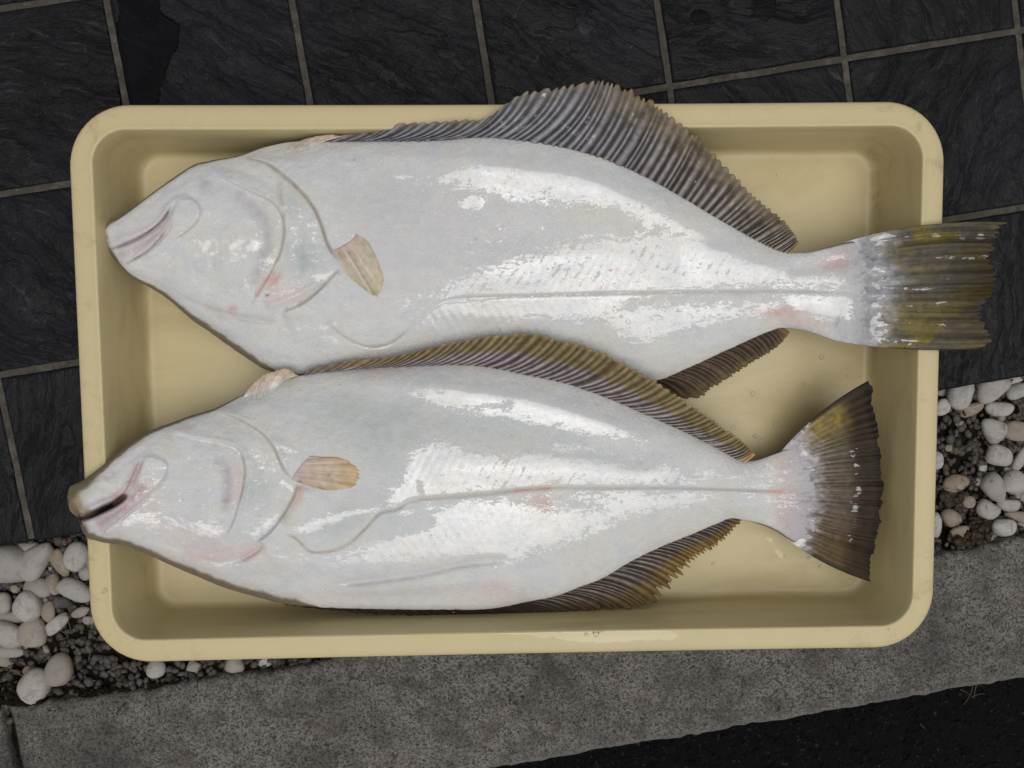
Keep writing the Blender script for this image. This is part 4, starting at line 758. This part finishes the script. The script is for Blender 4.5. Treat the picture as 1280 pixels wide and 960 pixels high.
# ---- lower fish ------------------------------------------------------------
LL = (0.0, -0.09, 0.0085)
LO = dict(seed=40, headx=370, x_end=990, loc=LL, axis=[(84, 640), (420, 640), (515, 625), (620, 616), (760, 610), (1040, 612)],
  yt=[(84, 620), (85.5, 613), (92, 606), (102, 601), (130, 580), (152, 562), (175, 546), (195, 535), (210, 530), (240, 519), (270, 510), (302, 494), (340, 481), (370, 471), (400, 465), (445, 461), (520, 456), (590, 454.5), (660, 466), (710, 477), (760, 495), (810, 518), (860, 541), (907, 566), (927, 576), (942, 576), (970, 567), (1000, 557), (1020, 549), (1040, 539)],
  yb=[(84, 622), (86, 634), (90, 641), (95, 645), (99, 650), (102, 662), (106, 669), (120, 676), (157, 682), (182, 692), (210, 705), (245, 720), (282, 735), (320, 746), (357, 755), (400, 759), (460, 761), (550, 762), (620, 760), (656, 753), (698, 744), (724, 734), (755, 722), (783, 705), (825, 684), (867, 667), (895, 655), (915, 648), (930, 650), (945, 654), (970, 664), (990, 677), (1020, 691), (1040, 700)],
  zt=[(84, .0985), (125, .0980), (150, .088), (200, .074), (300, .062), (450, .056), (600, .055), (800, .050), (950, .049), (985, .048), (1040, .049)],
  zb=[(84, .0985), (125, .0975), (150, .084), (200, .070), (300, .058), (450, .054), (600, .054), (700, .050), (850, .043), (950, .044), (985, .0455), (1040, .046)],
  th=[(84, .0015), (95, .006), (130, .012), (200, .020), (300, .027), (450, .031), (600, .031), (750, .026), (860, .019), (930, .012), (975, .0065), (1000, .0052), (1020, .003), (1040, -.003)],
  under=[(84, .004), (125, .005), (160, .012), (250, .03), (860, .03), (950, .016), (1020, .002)],
  feat=[
   ([(258, 512), (285, 519), (305, 528), (327, 542), (342, 560), (351, 581), (358, 592), (370, 604)], 'stepr', .0040, 28),
   ([(370, 604), (368, 618), (360, 634), (348, 652), (334, 668), (318, 679)], 'stepr', .0032, 22),
   ([(214, 538), (235, 546), (255, 550), (282, 555), (299, 563), (305, 580), (304, 605), (298, 630), (290, 655), (278, 676)], 'stepr', .0028, 12),
   ([(268, 570), (280, 582), (283, 604), (281, 630)], 'ridge', -.0014, 7),
   ([(304, 585), (310, 610), (304, 640)], 'ridge', -.0008, 5), ([(315, 560), (330, 585), (335, 620), (325, 650)], 'ridge', -.0007, 8), ([(215, 590), (235, 625), (240, 650)], 'ridge', -.0005, 8), ([(130, 602), (155, 580), (185, 560)], 'ridge', -.0006, 6), ([(140, 668), (190, 675), (250, 690), (300, 690)], 'ridge', -.0006, 6),
   ([(80, 656), (100, 648.5), (115, 643), (132, 635), (146, 628), (160, 617)], 'ridge', -.0060, 3.4), ([(156, 620), (166, 600), (174, 582), (180, 573)], 'ridge', -.0016, 2.6),
   ([(100, 640), (130, 628), (152, 616), (164, 598)], 'ridge', .0012, 4), ([(106, 655), (125, 650), (150, 634), (166, 618)], 'ridge', .0012, 5),
   ([(126, 668), (150, 650), (176, 628), (196, 610), (208, 594), (209, 580)], 'ridge', -.0012, 2),
   ([(230, 695), (270, 703), (305, 698), (328, 684)], 'ridge', -.0012, 4), ([(300, 700), (318, 690), (330, 680)], 'ridge', -.0016, 2.5),
   ([(352, 668), (366, 671), (375, 678), (387, 689), (405, 690), (425, 685), (442, 675), (460, 657), (475, 642), (495, 637), (515, 625), (562, 621), (620, 616), (685, 610), (760, 610), (845, 610), (920, 612), (975, 615), (1000, 611)], 'ridge', -.0009, 2.0),
   ([(415, 730), (450, 727), (475, 724), (525, 717), (570, 707), (607, 702), (640, 700)], 'ridge', -.0022, 5), ([(420, 741), (480, 738), (570, 728), (640, 722)], 'ridge', .0012, 8),
   ([(450, 500), (560, 520), (700, 545), (850, 580)], 'ridge', -.0014, 22), ([(420, 475), (560, 485), (700, 510), (830, 560)], 'ridge', .0012, 14), ([(520, 590), (700, 585), (860, 600)], 'ridge', .0012, 18),
   ([(960, 640), (985, 660)], 'ridge', -.0006, 5)],
  plates=[([(128, 666), (150, 648), (163, 628), (172, 600), (180, 573), (192, 570), (207, 577), (210, 590), (198, 610), (178, 628)], .0013, 2.5)],
  paint=[('b', 480, 540, 70, 45, 0, 'green', .55), ('b', 420, 520, 60, 30, 0, 'green', .45), ('b', 600, 530, 150, 30, 8, 'green', .28), ('b', 320, 612, 20, 24, 0, 'green', .6), ('b', 245, 620, 35, 30, 0, 'blue', .25), ('b', 425, 650, 55, 22, -20, 'green', .45), ('b', 350, 505, 20, 10, -20, 'mauve', .4),
   ('l', [(274, 568), (284, 590), (284, 615), (281, 642)], 6, (.46, .41, .44), .8), ('l', [(240, 553), (262, 566), (278, 578)], 7, 'mauve', .5), ('l', [(286, 566), (298, 580), (298, 610), (290, 640)], 7, 'pink', .35), ('b', 290, 565, 12, 8, 20, 'cream', .6),
   ('l', [(160, 600), (170, 585), (178, 572)], 5, 'purple', .55), ('l', [(118, 658), (135, 648), (155, 636), (172, 618), (182, 604)], 9, (.52, .33, .35), .95), ('l', [(120, 634), (150, 618), (165, 600), (174, 578)], 5.5, (.56, .38, .38), .8), ('b', 130, 652, 18, 8, -30, 'purple', .6), ('b', 188, 633, 10, 8, 0, 'pink', .5),
   ('l', [(84, 656), (98, 649.5), (115, 643.5), (132, 635.5), (146, 628), (160, 616)], 3.3, 'dark', 1.5), ('l', [(88, 654), (98, 649.5), (115, 643.5), (132, 635.5), (146, 628), (157, 619)], 2.6, 'dark', 2.0), ('l', [(140, 630), (152, 622), (162, 612)], 4, 'rose', .3), ('l', [(166, 603), (172, 588), (178, 575)], 1.3, 'purple', .6), ('l', [(150, 652), (176, 630), (196, 611), (208, 594), (209, 580), (198, 572)], 1.4, 'purple', .6),
   ('l', [(225, 694), (260, 694), (300, 691), (325, 680)], 10, 'pink', .60), ('l', [(304, 702), (318, 692), (330, 682)], 3, 'pink', .65), ('l', [(130, 600), (160, 575), (190, 556)], 6, 'mauve', .4), ('b', 210, 560, 16, 10, -20, 'cream', .5), ('b', 215, 665, 60, 20, 15, 'pink', .22), ('b', 260, 675, 40, 12, 5, 'flesh', .3), ('b', 340, 712, 40, 14, 5, 'flesh', .3),
   ('l', [(372, 604), (371, 620), (362, 638), (350, 655)], 6, 'tan', .45), ('b', 374, 618, 6, 12, 0, 'pink', .7), ('l', [(264, 514), (285, 519), (305, 528), (327, 542), (342, 560), (351, 581), (362, 597)], 2.0, 'tan', .55), ('l', [(300, 566), (306, 582), (305, 605), (300, 628)], 1.8, 'tan', .5), ('l', [(220, 541), (250, 549), (282, 556)], 1.6, 'white', .7), ('b', 269, 558, 3, 3, 0, 'yellow', .7),
   ('l', [(352, 668), (366, 671), (375, 678), (387, 689), (405, 690), (425, 685), (442, 675), (460, 657), (475, 642), (495, 637), (512, 628)], 1.6, 'tan', .75), ('l', [(515, 625), (562, 621), (620, 616), (650, 613)], 2.6, 'tan', .45), ('l', [(640, 614), (660, 611.5), (692, 610)], 2.6, 'rose', .85), ('l', [(600, 617), (690, 610), (760, 610), (845, 610), (920, 612), (980, 615), (1000, 612)], 1.3, 'tan', .6),
   ('b', 676, 628, 14, 12, 10, 'pink', .65), ('b', 683, 630, 7, 9, 0, 'rose', .4), ('b', 675, 647, 9, 5, 0, 'pink', .6), ('l', [(415, 730), (475, 724), (525, 717), (570, 707), (607, 702)], 4, 'mauve', .5), ('b', 520, 737, 80, 8, 0, 'flesh', .5), ('b', 620, 735, 25, 9, 0, 'pink', .5), ('b', 640, 748, 40, 6, 0, 'pink', .4), ('b', 440, 742, 60, 8, 0, 'flesh', .4),
   ('b', 975, 614, 28, 3, 0, 'rose', .65), ('b', 985, 618, 20, 28, 0, 'pink', .5), ('b', 985, 650, 18, 14, 30, 'pink', .45), ('b', 930, 588, 26, 10, 20, 'flesh', .45), ('b', 980, 578, 20, 12, 0, 'pink', .4), ('l', [(400, 466), (480, 462), (560, 459), (640, 466)], 5, 'flesh', .45), ('b', 480, 462, 40, 5, 0, 'pink', .35),
   ('b', 90, 622, 8, 15, 20, 'brown', 1.0), ('b', 98, 632, 9, 10, 20, 'tan', .9), ('b', 108, 605, 12, 5, -38, 'brown', .7), ('b', 116, 641, 13, 3.0, -24, 'brown', .7), ('b', 108, 640, 10, 6, -20, 'tan', .9), ('b', 90, 634, 6, 9, 0, 'brown', .8), ('b', 104, 660, 6, 9, -30, 'brown', 1.0), ('b', 360, 470, 16, 6, -20, 'yellow', .8), ('b', 362, 478, 12, 8, 0, 'yellow', .6), ('b', 142, 592, 4, 3, 0, 'purple', .7), ('b', 213, 548, 7, 4, 30, 'purple', .4),
   ('p', [(978, 540), (1060, 525), (1060, 720), (974, 690), (986, 640), (992, 612), (986, 580)], 22, (.43, .40, .43), .95)],
  rim_b=[(84, 12), (96, 9), (104, 7), (120, 5), (160, 4.5), (200, 5), (260, 6), (320, 5.5), (370, 5), (400, 0), (930, 0), (950, 1.0), (1020, 2)], rim_t=[(84, 14), (95, 10), (115, 7), (140, 5), (180, 3.2), (240, 2.4), (290, 1.2), (330, 0), (1020, 0)],
  wet=[([(508, 492), (560, 482), (600, 478), (665, 484), (735, 505), (785, 535), (812, 552), (740, 547), (690, 532), (600, 517), (545, 508), (520, 502)], 12, .80), ([(540, 498), (640, 512), (720, 532), (700, 536), (600, 518), (545, 508)], 5, .7),
       ([(512, 566), (535, 556), (560, 552), (590, 566), (640, 572), (700, 556), (760, 565), (850, 585), (868, 604), (800, 608), (700, 607), (640, 613), (560, 618), (500, 630), (482, 634), (486, 615), (505, 600)], 12, .86),
       ([(500, 645), (560, 626), (640, 620), (700, 615), (860, 613), (905, 622), (870, 634), (800, 645), (760, 658), (700, 684), (640, 704), (560, 702), (520, 705), (430, 722), (370, 706), (335, 694), (336, 676), (352, 676), (378, 694), (400, 699), (440, 690), (490, 665), (535, 658)], 14, .80),
       ([(352, 664), (400, 645), (440, 637), (482, 628), (470, 640), (430, 650), (385, 668)], 6, .78), ([(140, 650), (170, 635), (195, 640), (230, 645), (275, 650), (282, 672), (240, 676), (200, 664), (160, 665)], 11, .70), ([(305, 668), (340, 642), (355, 636), (345, 655), (318, 678)], 6, .70),
       ([(260, 690), (300, 708), (340, 722), (420, 730), (380, 742), (320, 733), (265, 712)], 12, .66), ([(400, 728), (480, 726), (560, 716), (560, 722), (470, 733), (400, 736)], 5, .66), ([(520, 745), (640, 730), (700, 722), (690, 740), (600, 752)], 12, .54), ([(700, 700), (800, 672), (890, 632), (900, 640), (830, 672), (720, 715)], 10, .58),
       ([(330, 548), (350, 556), (380, 560), (390, 566), (360, 570), (345, 566)], 6, .60), ([(318, 580), (345, 584), (348, 592), (325, 588)], 4, .66), ([(395, 500), (440, 502), (490, 506), (490, 510), (430, 508), (395, 503)], 3, .60), ([(100, 640), (150, 618), (150, 624), (110, 643)], 3, .6), ([(840, 580), (920, 590), (920, 600), (850, 600)], 12, .56), ([(350, 598), (372, 612), (368, 616), (350, 604)], 3, .8), ([(110, 668), (150, 640), (280, 650), (360, 640), (370, 680), (420, 735), (330, 735), (230, 705)], 18, .38), ([(225, 545), (300, 520), (350, 560), (370, 600), (310, 600), (300, 560)], 12, .33), ([(130, 640), (180, 580), (220, 575), (200, 630)], 8, .34), ([(640, 700), (860, 640), (930, 620), (930, 642), (820, 678), (640, 745)], 14, .36), ([(860, 560), (1000, 575), (1010, 660), (940, 645), (900, 600)], 14, .36), ([(470, 660), (560, 640), (600, 720), (450, 725)], 20, .46)],
  dry=[([(500, 648), (540, 642), (545, 655), (500, 668), (475, 672), (480, 655)], 6, .95), ([(352, 664), (372, 668), (385, 688), (358, 692), (348, 680)], 5, .9), ([(640, 622), (700, 618), (760, 630), (760, 640), (690, 640), (640, 632)], 9, .6), ([(520, 598), (528, 602), (530, 620), (522, 615)], 3, .9), ([(620, 705), (580, 712), (500, 730), (440, 738), (500, 720), (570, 706)], 4, .9), ([(582, 510), (640, 500), (640, 512)], 6, .8)],
  wetline=[([(100, 643), (125, 634), (150, 621)], 1.2), ([(391, 498), (405, 504), (425, 508), (440, 507), (470, 506), (478, 500)], 1.0), ([(380, 480), (395, 479), (430, 478), (455, 484), (478, 500)], .8), ([(222, 541), (250, 549), (282, 556), (300, 566)], 1.8), ([(528, 735), (560, 728), (590, 729), (600, 727)], .9)], herring=[(520, 600), (640, 570), (880, 590), (880, 600), (700, 608), (640, 612)], dryline=[([(515, 625), (562, 620), (620, 616), (690, 610), (845, 610)], 2.0), ([(352, 668), (375, 678), (390, 690), (410, 690), (442, 676), (475, 642), (495, 637)], 2.0)])
lower = empty('flatfish', LL, label='lower white flatfish with open mouth over the left rim, tail fanned inside tray', category='fish', group='flatfish lying in the cream tray')
FL = Fish(LO); FL.build(lower)
def dorsal_l(X, Y, t, ph, s, q):
    g = mixc(S(66, 60, 62), S(62, 52, 44), s); r = mixc(S(148, 142, 148), S(146, 138, 134), s); C = mixc(g, r, ph ** 1.4)
    ol = mixc(S(80, 66, 38), S(124, 108, 70), ph); C = mixc(C, ol, sstep(.34, .62, t + .12 * (fbm(X / 18, Y / 18, 3, 3) - .5)) * .88); C = mixc(C, S(150, 130, 88), sstep(.9, 1, t) * .6)
    C = mixc(C, S(120, 108, 96), sstep(.14, .0, s) * .4); return mixc(C, S(186, 140, 90), sstep(.97, 1, s) * .7)
fin('dorsal_fin', lower, LL, [(378, 470, 384, 463, -3, .060, .064), (400, 466, 430, 452, 0, .061, .067), (445, 462, 492, 445.5, 4.5, .062, .072), (500, 458, 548, 432, 9.5, .062, .078), (560, 455, 610, 420, 15, .061, .084), (610, 457, 665, 416.5, 19.5, .061, .085), (660, 467, 715, 428, 24.5, .060, .083), (710, 478, 763, 445, 29.5, .059, .080), (760, 496, 813, 473, 35, .057, .076),
  (810, 519, 862, 504, 41.5, .054, .068), (860, 542, 899, 531, 48.5, .052, .060), (900, 563, 929, 552, 55, .051, .053), (930, 578, 944, 568, 61, .051, .050)], dorsal_l, amp=.0017, bulge=-.08, serr=.05, nt=30, seed=11, wetf=lambda X, Y, t, s: .24 + .16 * sstep(.5, .2, t))
def anal_l(X, Y, t, ph, s, q):
    C = mixc(S(46, 38, 34), S(120, 110, 104), ph ** 2 * sstep(.38, .5, s) * sstep(.85, .4, t)); C = mixc(C, S(34, 26, 18), sstep(.42, .3, s) * .75)
    ol = mixc(S(74, 56, 24), S(128, 104, 56), ph); return mixc(C, ol, sstep(.42, .75, t) * sstep(.36, .75, s) * .9)
fin('anal_fin', lower, LL, [(352, 754, 358, 757, -5, .055, .050), (400, 757, 430, 765, 0, .054, .050), (500, 760, 540, 771, 9, .052, .046), (600, 760, 650, 772, 18, .052, .044), (656, 752, 705, 768, 24, .050, .044), (698, 743, 752, 762, 29, .049, .043), (724, 733, 798, 760, 33, .048, .042), (755, 721, 818, 751, 37, .047, .040), (783, 704, 843, 727, 41, .046, .038), (825, 683, 869, 700, 47.5, .044, .036), (867, 666, 898, 681, 54, .043, .036), (895, 654, 916, 664, 59, .043, .038), (915, 647, 928, 650, 62, .044, .041)],
  anal_l, amp=.0014, bulge=.08, serr=.13, nt=30, seed=12, wetf=lambda X, Y, t, s: .22 + .12 * sstep(.5, .2, t) * sstep(.4, .5, s))
def tail_l(X, Y, t, ph, s, q):
    ph = ph * (1 - .5 * sstep(.35, .6, t)) + .5 * sstep(.35, .6, t) * (.5 + .5 * np.cos(4 * PI * q)); C = mixc(S(66, 58, 42), S(134, 126, 112), ph ** 1.6 * sstep(.9, .3, t)); yel = np.exp(-((s - .075) / .075) ** 2) * sstep(.12, .3, t) * sstep(.98, .6, t) * (.5 + fbm(X / 14, Y / 10, 14, 3)); C = mixc(C, S(136, 114, 50), yel * .8)
    C = mixc(C, S(96, 80, 74), np.exp(-((s - .62) / .2) ** 2) * .5); C = mixc(C, S(84, 64, 32), sstep(.62, .9, s) * sstep(.2, .5, t) * .7)
    C = mixc(C, S(40, 28, 15, 1.0), sstep(.62, .82, t + .1 * (fbm(X / 9, Y / 9, 4, 2) - .5)) * .9); C = mixc(C, S(20, 13, 8, 1.0), sstep(.90, .97, t) * .85); C = mixc(C, S(34, 24, 14), (sstep(.025, .008, s) + sstep(.97, .99, s)) * .8 * sstep(.1, .3, t))
    m = sstep(.50, .22, t + .22 * (fbm(X / 7, Y / 4, 9, 3) - .5) + .12 * np.abs(s - .5)); C = mixc(C, np.array([.45, .43, .46]) * (.8 + .5 * fbm(X / 3, Y / 3, 10, 2))[..., None], m * .9); return mixc(C, np.array([.58, .53, .53]), sstep(.20, .02, t + .1 * (fbm(X / 9, Y / 7, 19, 3) - .5)))
def tail_lz(X, Y, t, s, z):
    return z - .0055 * sstep(.28, 0, t) + .0016 * np.sin(s * .55 + .6) * sstep(.1, .8, t) + .0006 * (fbm(X / 30, Y / 6, 79, 3) - .5) * sstep(.1, .5, t)
fin('tail_fin', lower, LL, [(975, 566, 1088, 475, 0, .049, .084), (977, 570, 1090, 500, 2, .0495, .076), (979, 576, 1095, 528, 5, .050, .068), (980, 586, 1100, 562, 9, .050, .062), (981, 598, 1103, 590, 13, .050, .059), (981, 611, 1104, 612, 17, .050, .057), (981, 622, 1102, 635, 21, .050, .055), (980, 634, 1098, 665, 25, .0495, .053), (979, 646, 1091, 690, 29, .049, .051), (977, 657, 1089, 710, 32, .048, .050), (972, 665, 1090, 728, 34, .047, .049)], tail_l,
  amp=.0010, per=8, nt=90, bulge=lambda s: .05 - .10 * sstep(0, 34, s), serr=.010, t0=0.0, ramp=(.2, .5), seed=13, tip_amp=.8, zfun=tail_lz, thick=.0014,
  wetf=lambda X, Y, t, s: .16 + .30 * np.exp(-((t - .74) / .05) ** 2) * sstep(.15, .3, s) * sstep(.95, .8, s) + .24 * np.exp(-((t - .25) / .16) ** 2))
def pec_l(X, Y, t, ph, s, q):
    C = mixc(S(178, 162, 144, 1.2), S(184, 168, 150, 1.2), ph); C = mixc(C, S(172, 160, 160, 1.25), sstep(.3, 0, t)); C = mixc(C, S(182, 150, 106, 1.2), sstep(.5, 1, t) * .7); return mixc(C, S(150, 108, 80), np.exp(-((X - 411) ** 2 + (Y - 594) ** 2) / 9) * .7)
fin('pectoral_fin', lower, LL, [(366, 600, 384, 607, 0, .05, .05), (365, 599, 410, 613, 3, .05, .05), (366, 596, 440, 610, 6, .05, .05), (370, 590, 449, 597, 9, .05, .05), (376, 582, 443, 582, 12, .05, .05), (381, 576, 420, 572, 14, .05, .05), (386, 571, 395, 571, 15, .05, .05)], pec_l, amp=.0004, bulge=0, serr=.03, t0=0, seed=14, zfun=on_body(FL, .0018), wetf=lambda X, Y, t, s: .26 + .2 * np.exp(-((X - 388) ** 2 + (Y - 605) ** 2) / 60), thick=.0008)
fin('pelvic_fin', lower, LL, [(303, 502, 308, 490, 0, .05, .05), (312, 501, 322, 474, 2, .05, .05), (326, 498, 342, 464, 5, .05, .05), (336, 492, 356, 460.5, 7, .05, .05), (346, 486, 366, 464, 9, .05, .05), (352, 480, 374, 470, 10, .05, .05)], pelv, amp=.0007, bulge=.06, serr=.05, t0=0, seed=15, zfun=lambda X, Y, t, s, z: FL.height(X, np.maximum(Y, FL.edges(X)[0] + 4)) + .0006 + .001 * t + (z - .05), wetf=lambda X, Y, t, s: np.full(X.shape, .32))

# ---------------------------------------------------------------- bits lying about
def strands(name, mat, items, rad, parent=None, label=None):
    V, Fc, b = [], [], 0
    for (px, py, ln, ang, z) in items:
        r = np.random.default_rng(int(px * 7 + py)); n = 6; a = math.radians(ang); cur = r.uniform(-1.0, 1.0)
        P = []; x, y = 0.0, 0.0
        for k in range(n):
            P.append((px + x, py + y)); x += ln / n * math.cos(a); y += ln / n * math.sin(a); a += cur / n
        W = at([p[0] for p in P], [p[1] for p in P], z + .002 * np.sin(np.linspace(0, PI, n)))
        for k in range(n):
            t = W[min(k + 1, n - 1)] - W[max(k - 1, 0)]; t /= np.linalg.norm(t); sd = np.cross(t, [0, 0, 1.0]); sd /= np.linalg.norm(sd); rr = rad * (1 - .6 * k / n)
            V += [W[k] + sd * rr, W[k] + np.array([0, 0, rr]), W[k] - sd * rr, W[k] - np.array([0, 0, rr])]
            if k: Fc += [(b + 4 * (k - 1) + j, b + 4 * (k - 1) + (j + 1) % 4, b + 4 * k + (j + 1) % 4, b + 4 * k + j) for j in range(4)]
        b += 4 * n
    o = link(name, mesh(name, V, Fc), mat, parent); o['kind'] = 'stuff'; o['label'] = label; return o
r_ = np.random.default_rng(5)
it = [(86, 770, 20, 95, -.012), (72, 800, 18, -6, -.014), (95, 822, 14, 70, -.014), (28, 735, 16, 50, -.010), (20, 732, 14, 40, -.010), (15, 838, 16, 10, -.015), (22, 842, 14, 25, -.015), (97, 865, 12, 95, -.012), (1274, 505, 16, 75, -.012), (1270, 500, 14, 60, -.012), (1256, 530, 10, 95, -.012)]
it += [(r_.uniform(0, 140), r_.uniform(760, 870), r_.uniform(6, 14), r_.uniform(0, 360), -.015) for _ in range(26)] + [(r_.uniform(1176, 1275), r_.uniform(520, 680), r_.uniform(5, 12), r_.uniform(0, 360), -.015) for _ in range(22)]
strands('dry_grass_litter', M['straw'], it, .00045, None, 'thin dry grass stems among the gravel')
it = [(1222, 852, 26, 112, -.03), (1216, 857, 34, 100, -.032), (1228, 850, 20, 140, -.03), (1200, 862, 16, 20, -.034), (1214, 872, 22, -30, -.036), (1218, 848, 18, 60, -.03), (760, 905, 18, -20, -.04), (1060, 885, 20, -35, -.04), (1150, 905, 12, 40, -.045), (820, 850, 14, 60, .0005), (1020, 830, 18, -40, .0005), (1110, 790, 16, 30, .0005), (640, 835, 10, 100, .0005)]
strands('dry_grass_wisps', M['straw'], it, .0003, None, 'wisps of dry grass caught along the outer kerb edge')
def clump(name, mat, spots, n, size, label):
    P = []
    for (px, py, rx_, ry_) in spots:
        a = rng.uniform(0, 2 * PI, n); q = np.sqrt(rng.uniform(0, 1, n)); x, y = px + rx_ * q * np.cos(a), py + ry_ * q * np.sin(a)
        w3 = at(x, y, -.016); f = fl_inv(w3); P.append(at(x, y, zbed(f[:, 0], f[:, 1]) + .003 + rng.uniform(0, .004, n)))
    P = np.concatenate(P); return scatter(name, mat, P, size, None, .3, 1, label, .4)
clump('moss', M['moss'], [(12, 868, 22, 14), (30, 878, 24, 6), (130, 868, 40, 8), (215, 860, 40, 8)], 170, .0028, 'dark moss and soil at the foot of the kerb')
clump('dead_leaves', M['leaf'], [(1212, 672, 26, 9), (1192, 622, 14, 8), (1225, 655, 14, 8), (1225, 690, 10, 4)], 34, .0056, 'crumpled brown dead leaves by the kerb right of the tray')

# water drops in the tray and on its rim
dm = N('water'); dm.b.inputs['Base Color'].default_value = (1, 1, 1, 1); dm.b.inputs['Roughness'].default_value = .02; dm.b.inputs['IOR'].default_value = 1.33; dm.b.inputs['Transmission Weight'].default_value = 1.0
pts, sz = [], []
for px, py, r, z in [(1027, 447, 3.2, .0087), (941, 492, 2.6, .0087), (938, 489, 1.5, .0087), (968, 532, 3.0, .0087), (917, 534, 2.4, .0087), (944, 545, 2.6, .0087), (950, 551, 2.2, .0087), (951, 547, 1.5, .0087), (868, 700, 1.8, .0087), (892, 705, 2.5, .0087), (1012, 697, 2.6, .0087), (1025, 708, 3.0, .0087), (981, 695, 2.0, .0087),
    (745, 792, 3.6, .0903), (752, 789, 2.0, .0903), (733, 793, 2.2, .0903), (131, 738, 3.0, .0903), (128, 741, 1.8, .0903), (972, 218, 2.2, .0087), (966, 200, 1.4, .0087), (1010, 430, 1.6, .0087), (1060, 470, 1.8, .0087), (1050, 550, 1.6, .0087), (1004, 480, 1.2, .0087), (1111, 787, 1.8, .0903), (700, 790, 1.6, .0903)]:
    pts.append(at(px, py, z)); sz.append(r)
v1, f1 = ico(2); V, Fc = [], []
for k, (p, r) in enumerate(zip(pts, sz)):
    g = np.random.default_rng(k); q = v1 * (r * .00085) * np.array([g.uniform(.7, 1.3), g.uniform(.7, 1.2), .45]); q[:, 2] = np.maximum(q[:, 2], -.00005); q *= (1 + .12 * np.sin(3 * np.arctan2(q[:, 1], q[:, 0]) + k))[:, None] ** np.array([1, 1, 0]); V.append(q + p); Fc.append(f1 + k * len(v1))
o = link('water_drops', mesh('water_drops', np.concatenate(V), np.concatenate(Fc)), dm.m); o['kind'] = 'stuff'; o['label'] = 'clear water drops on the tray floor and rim'
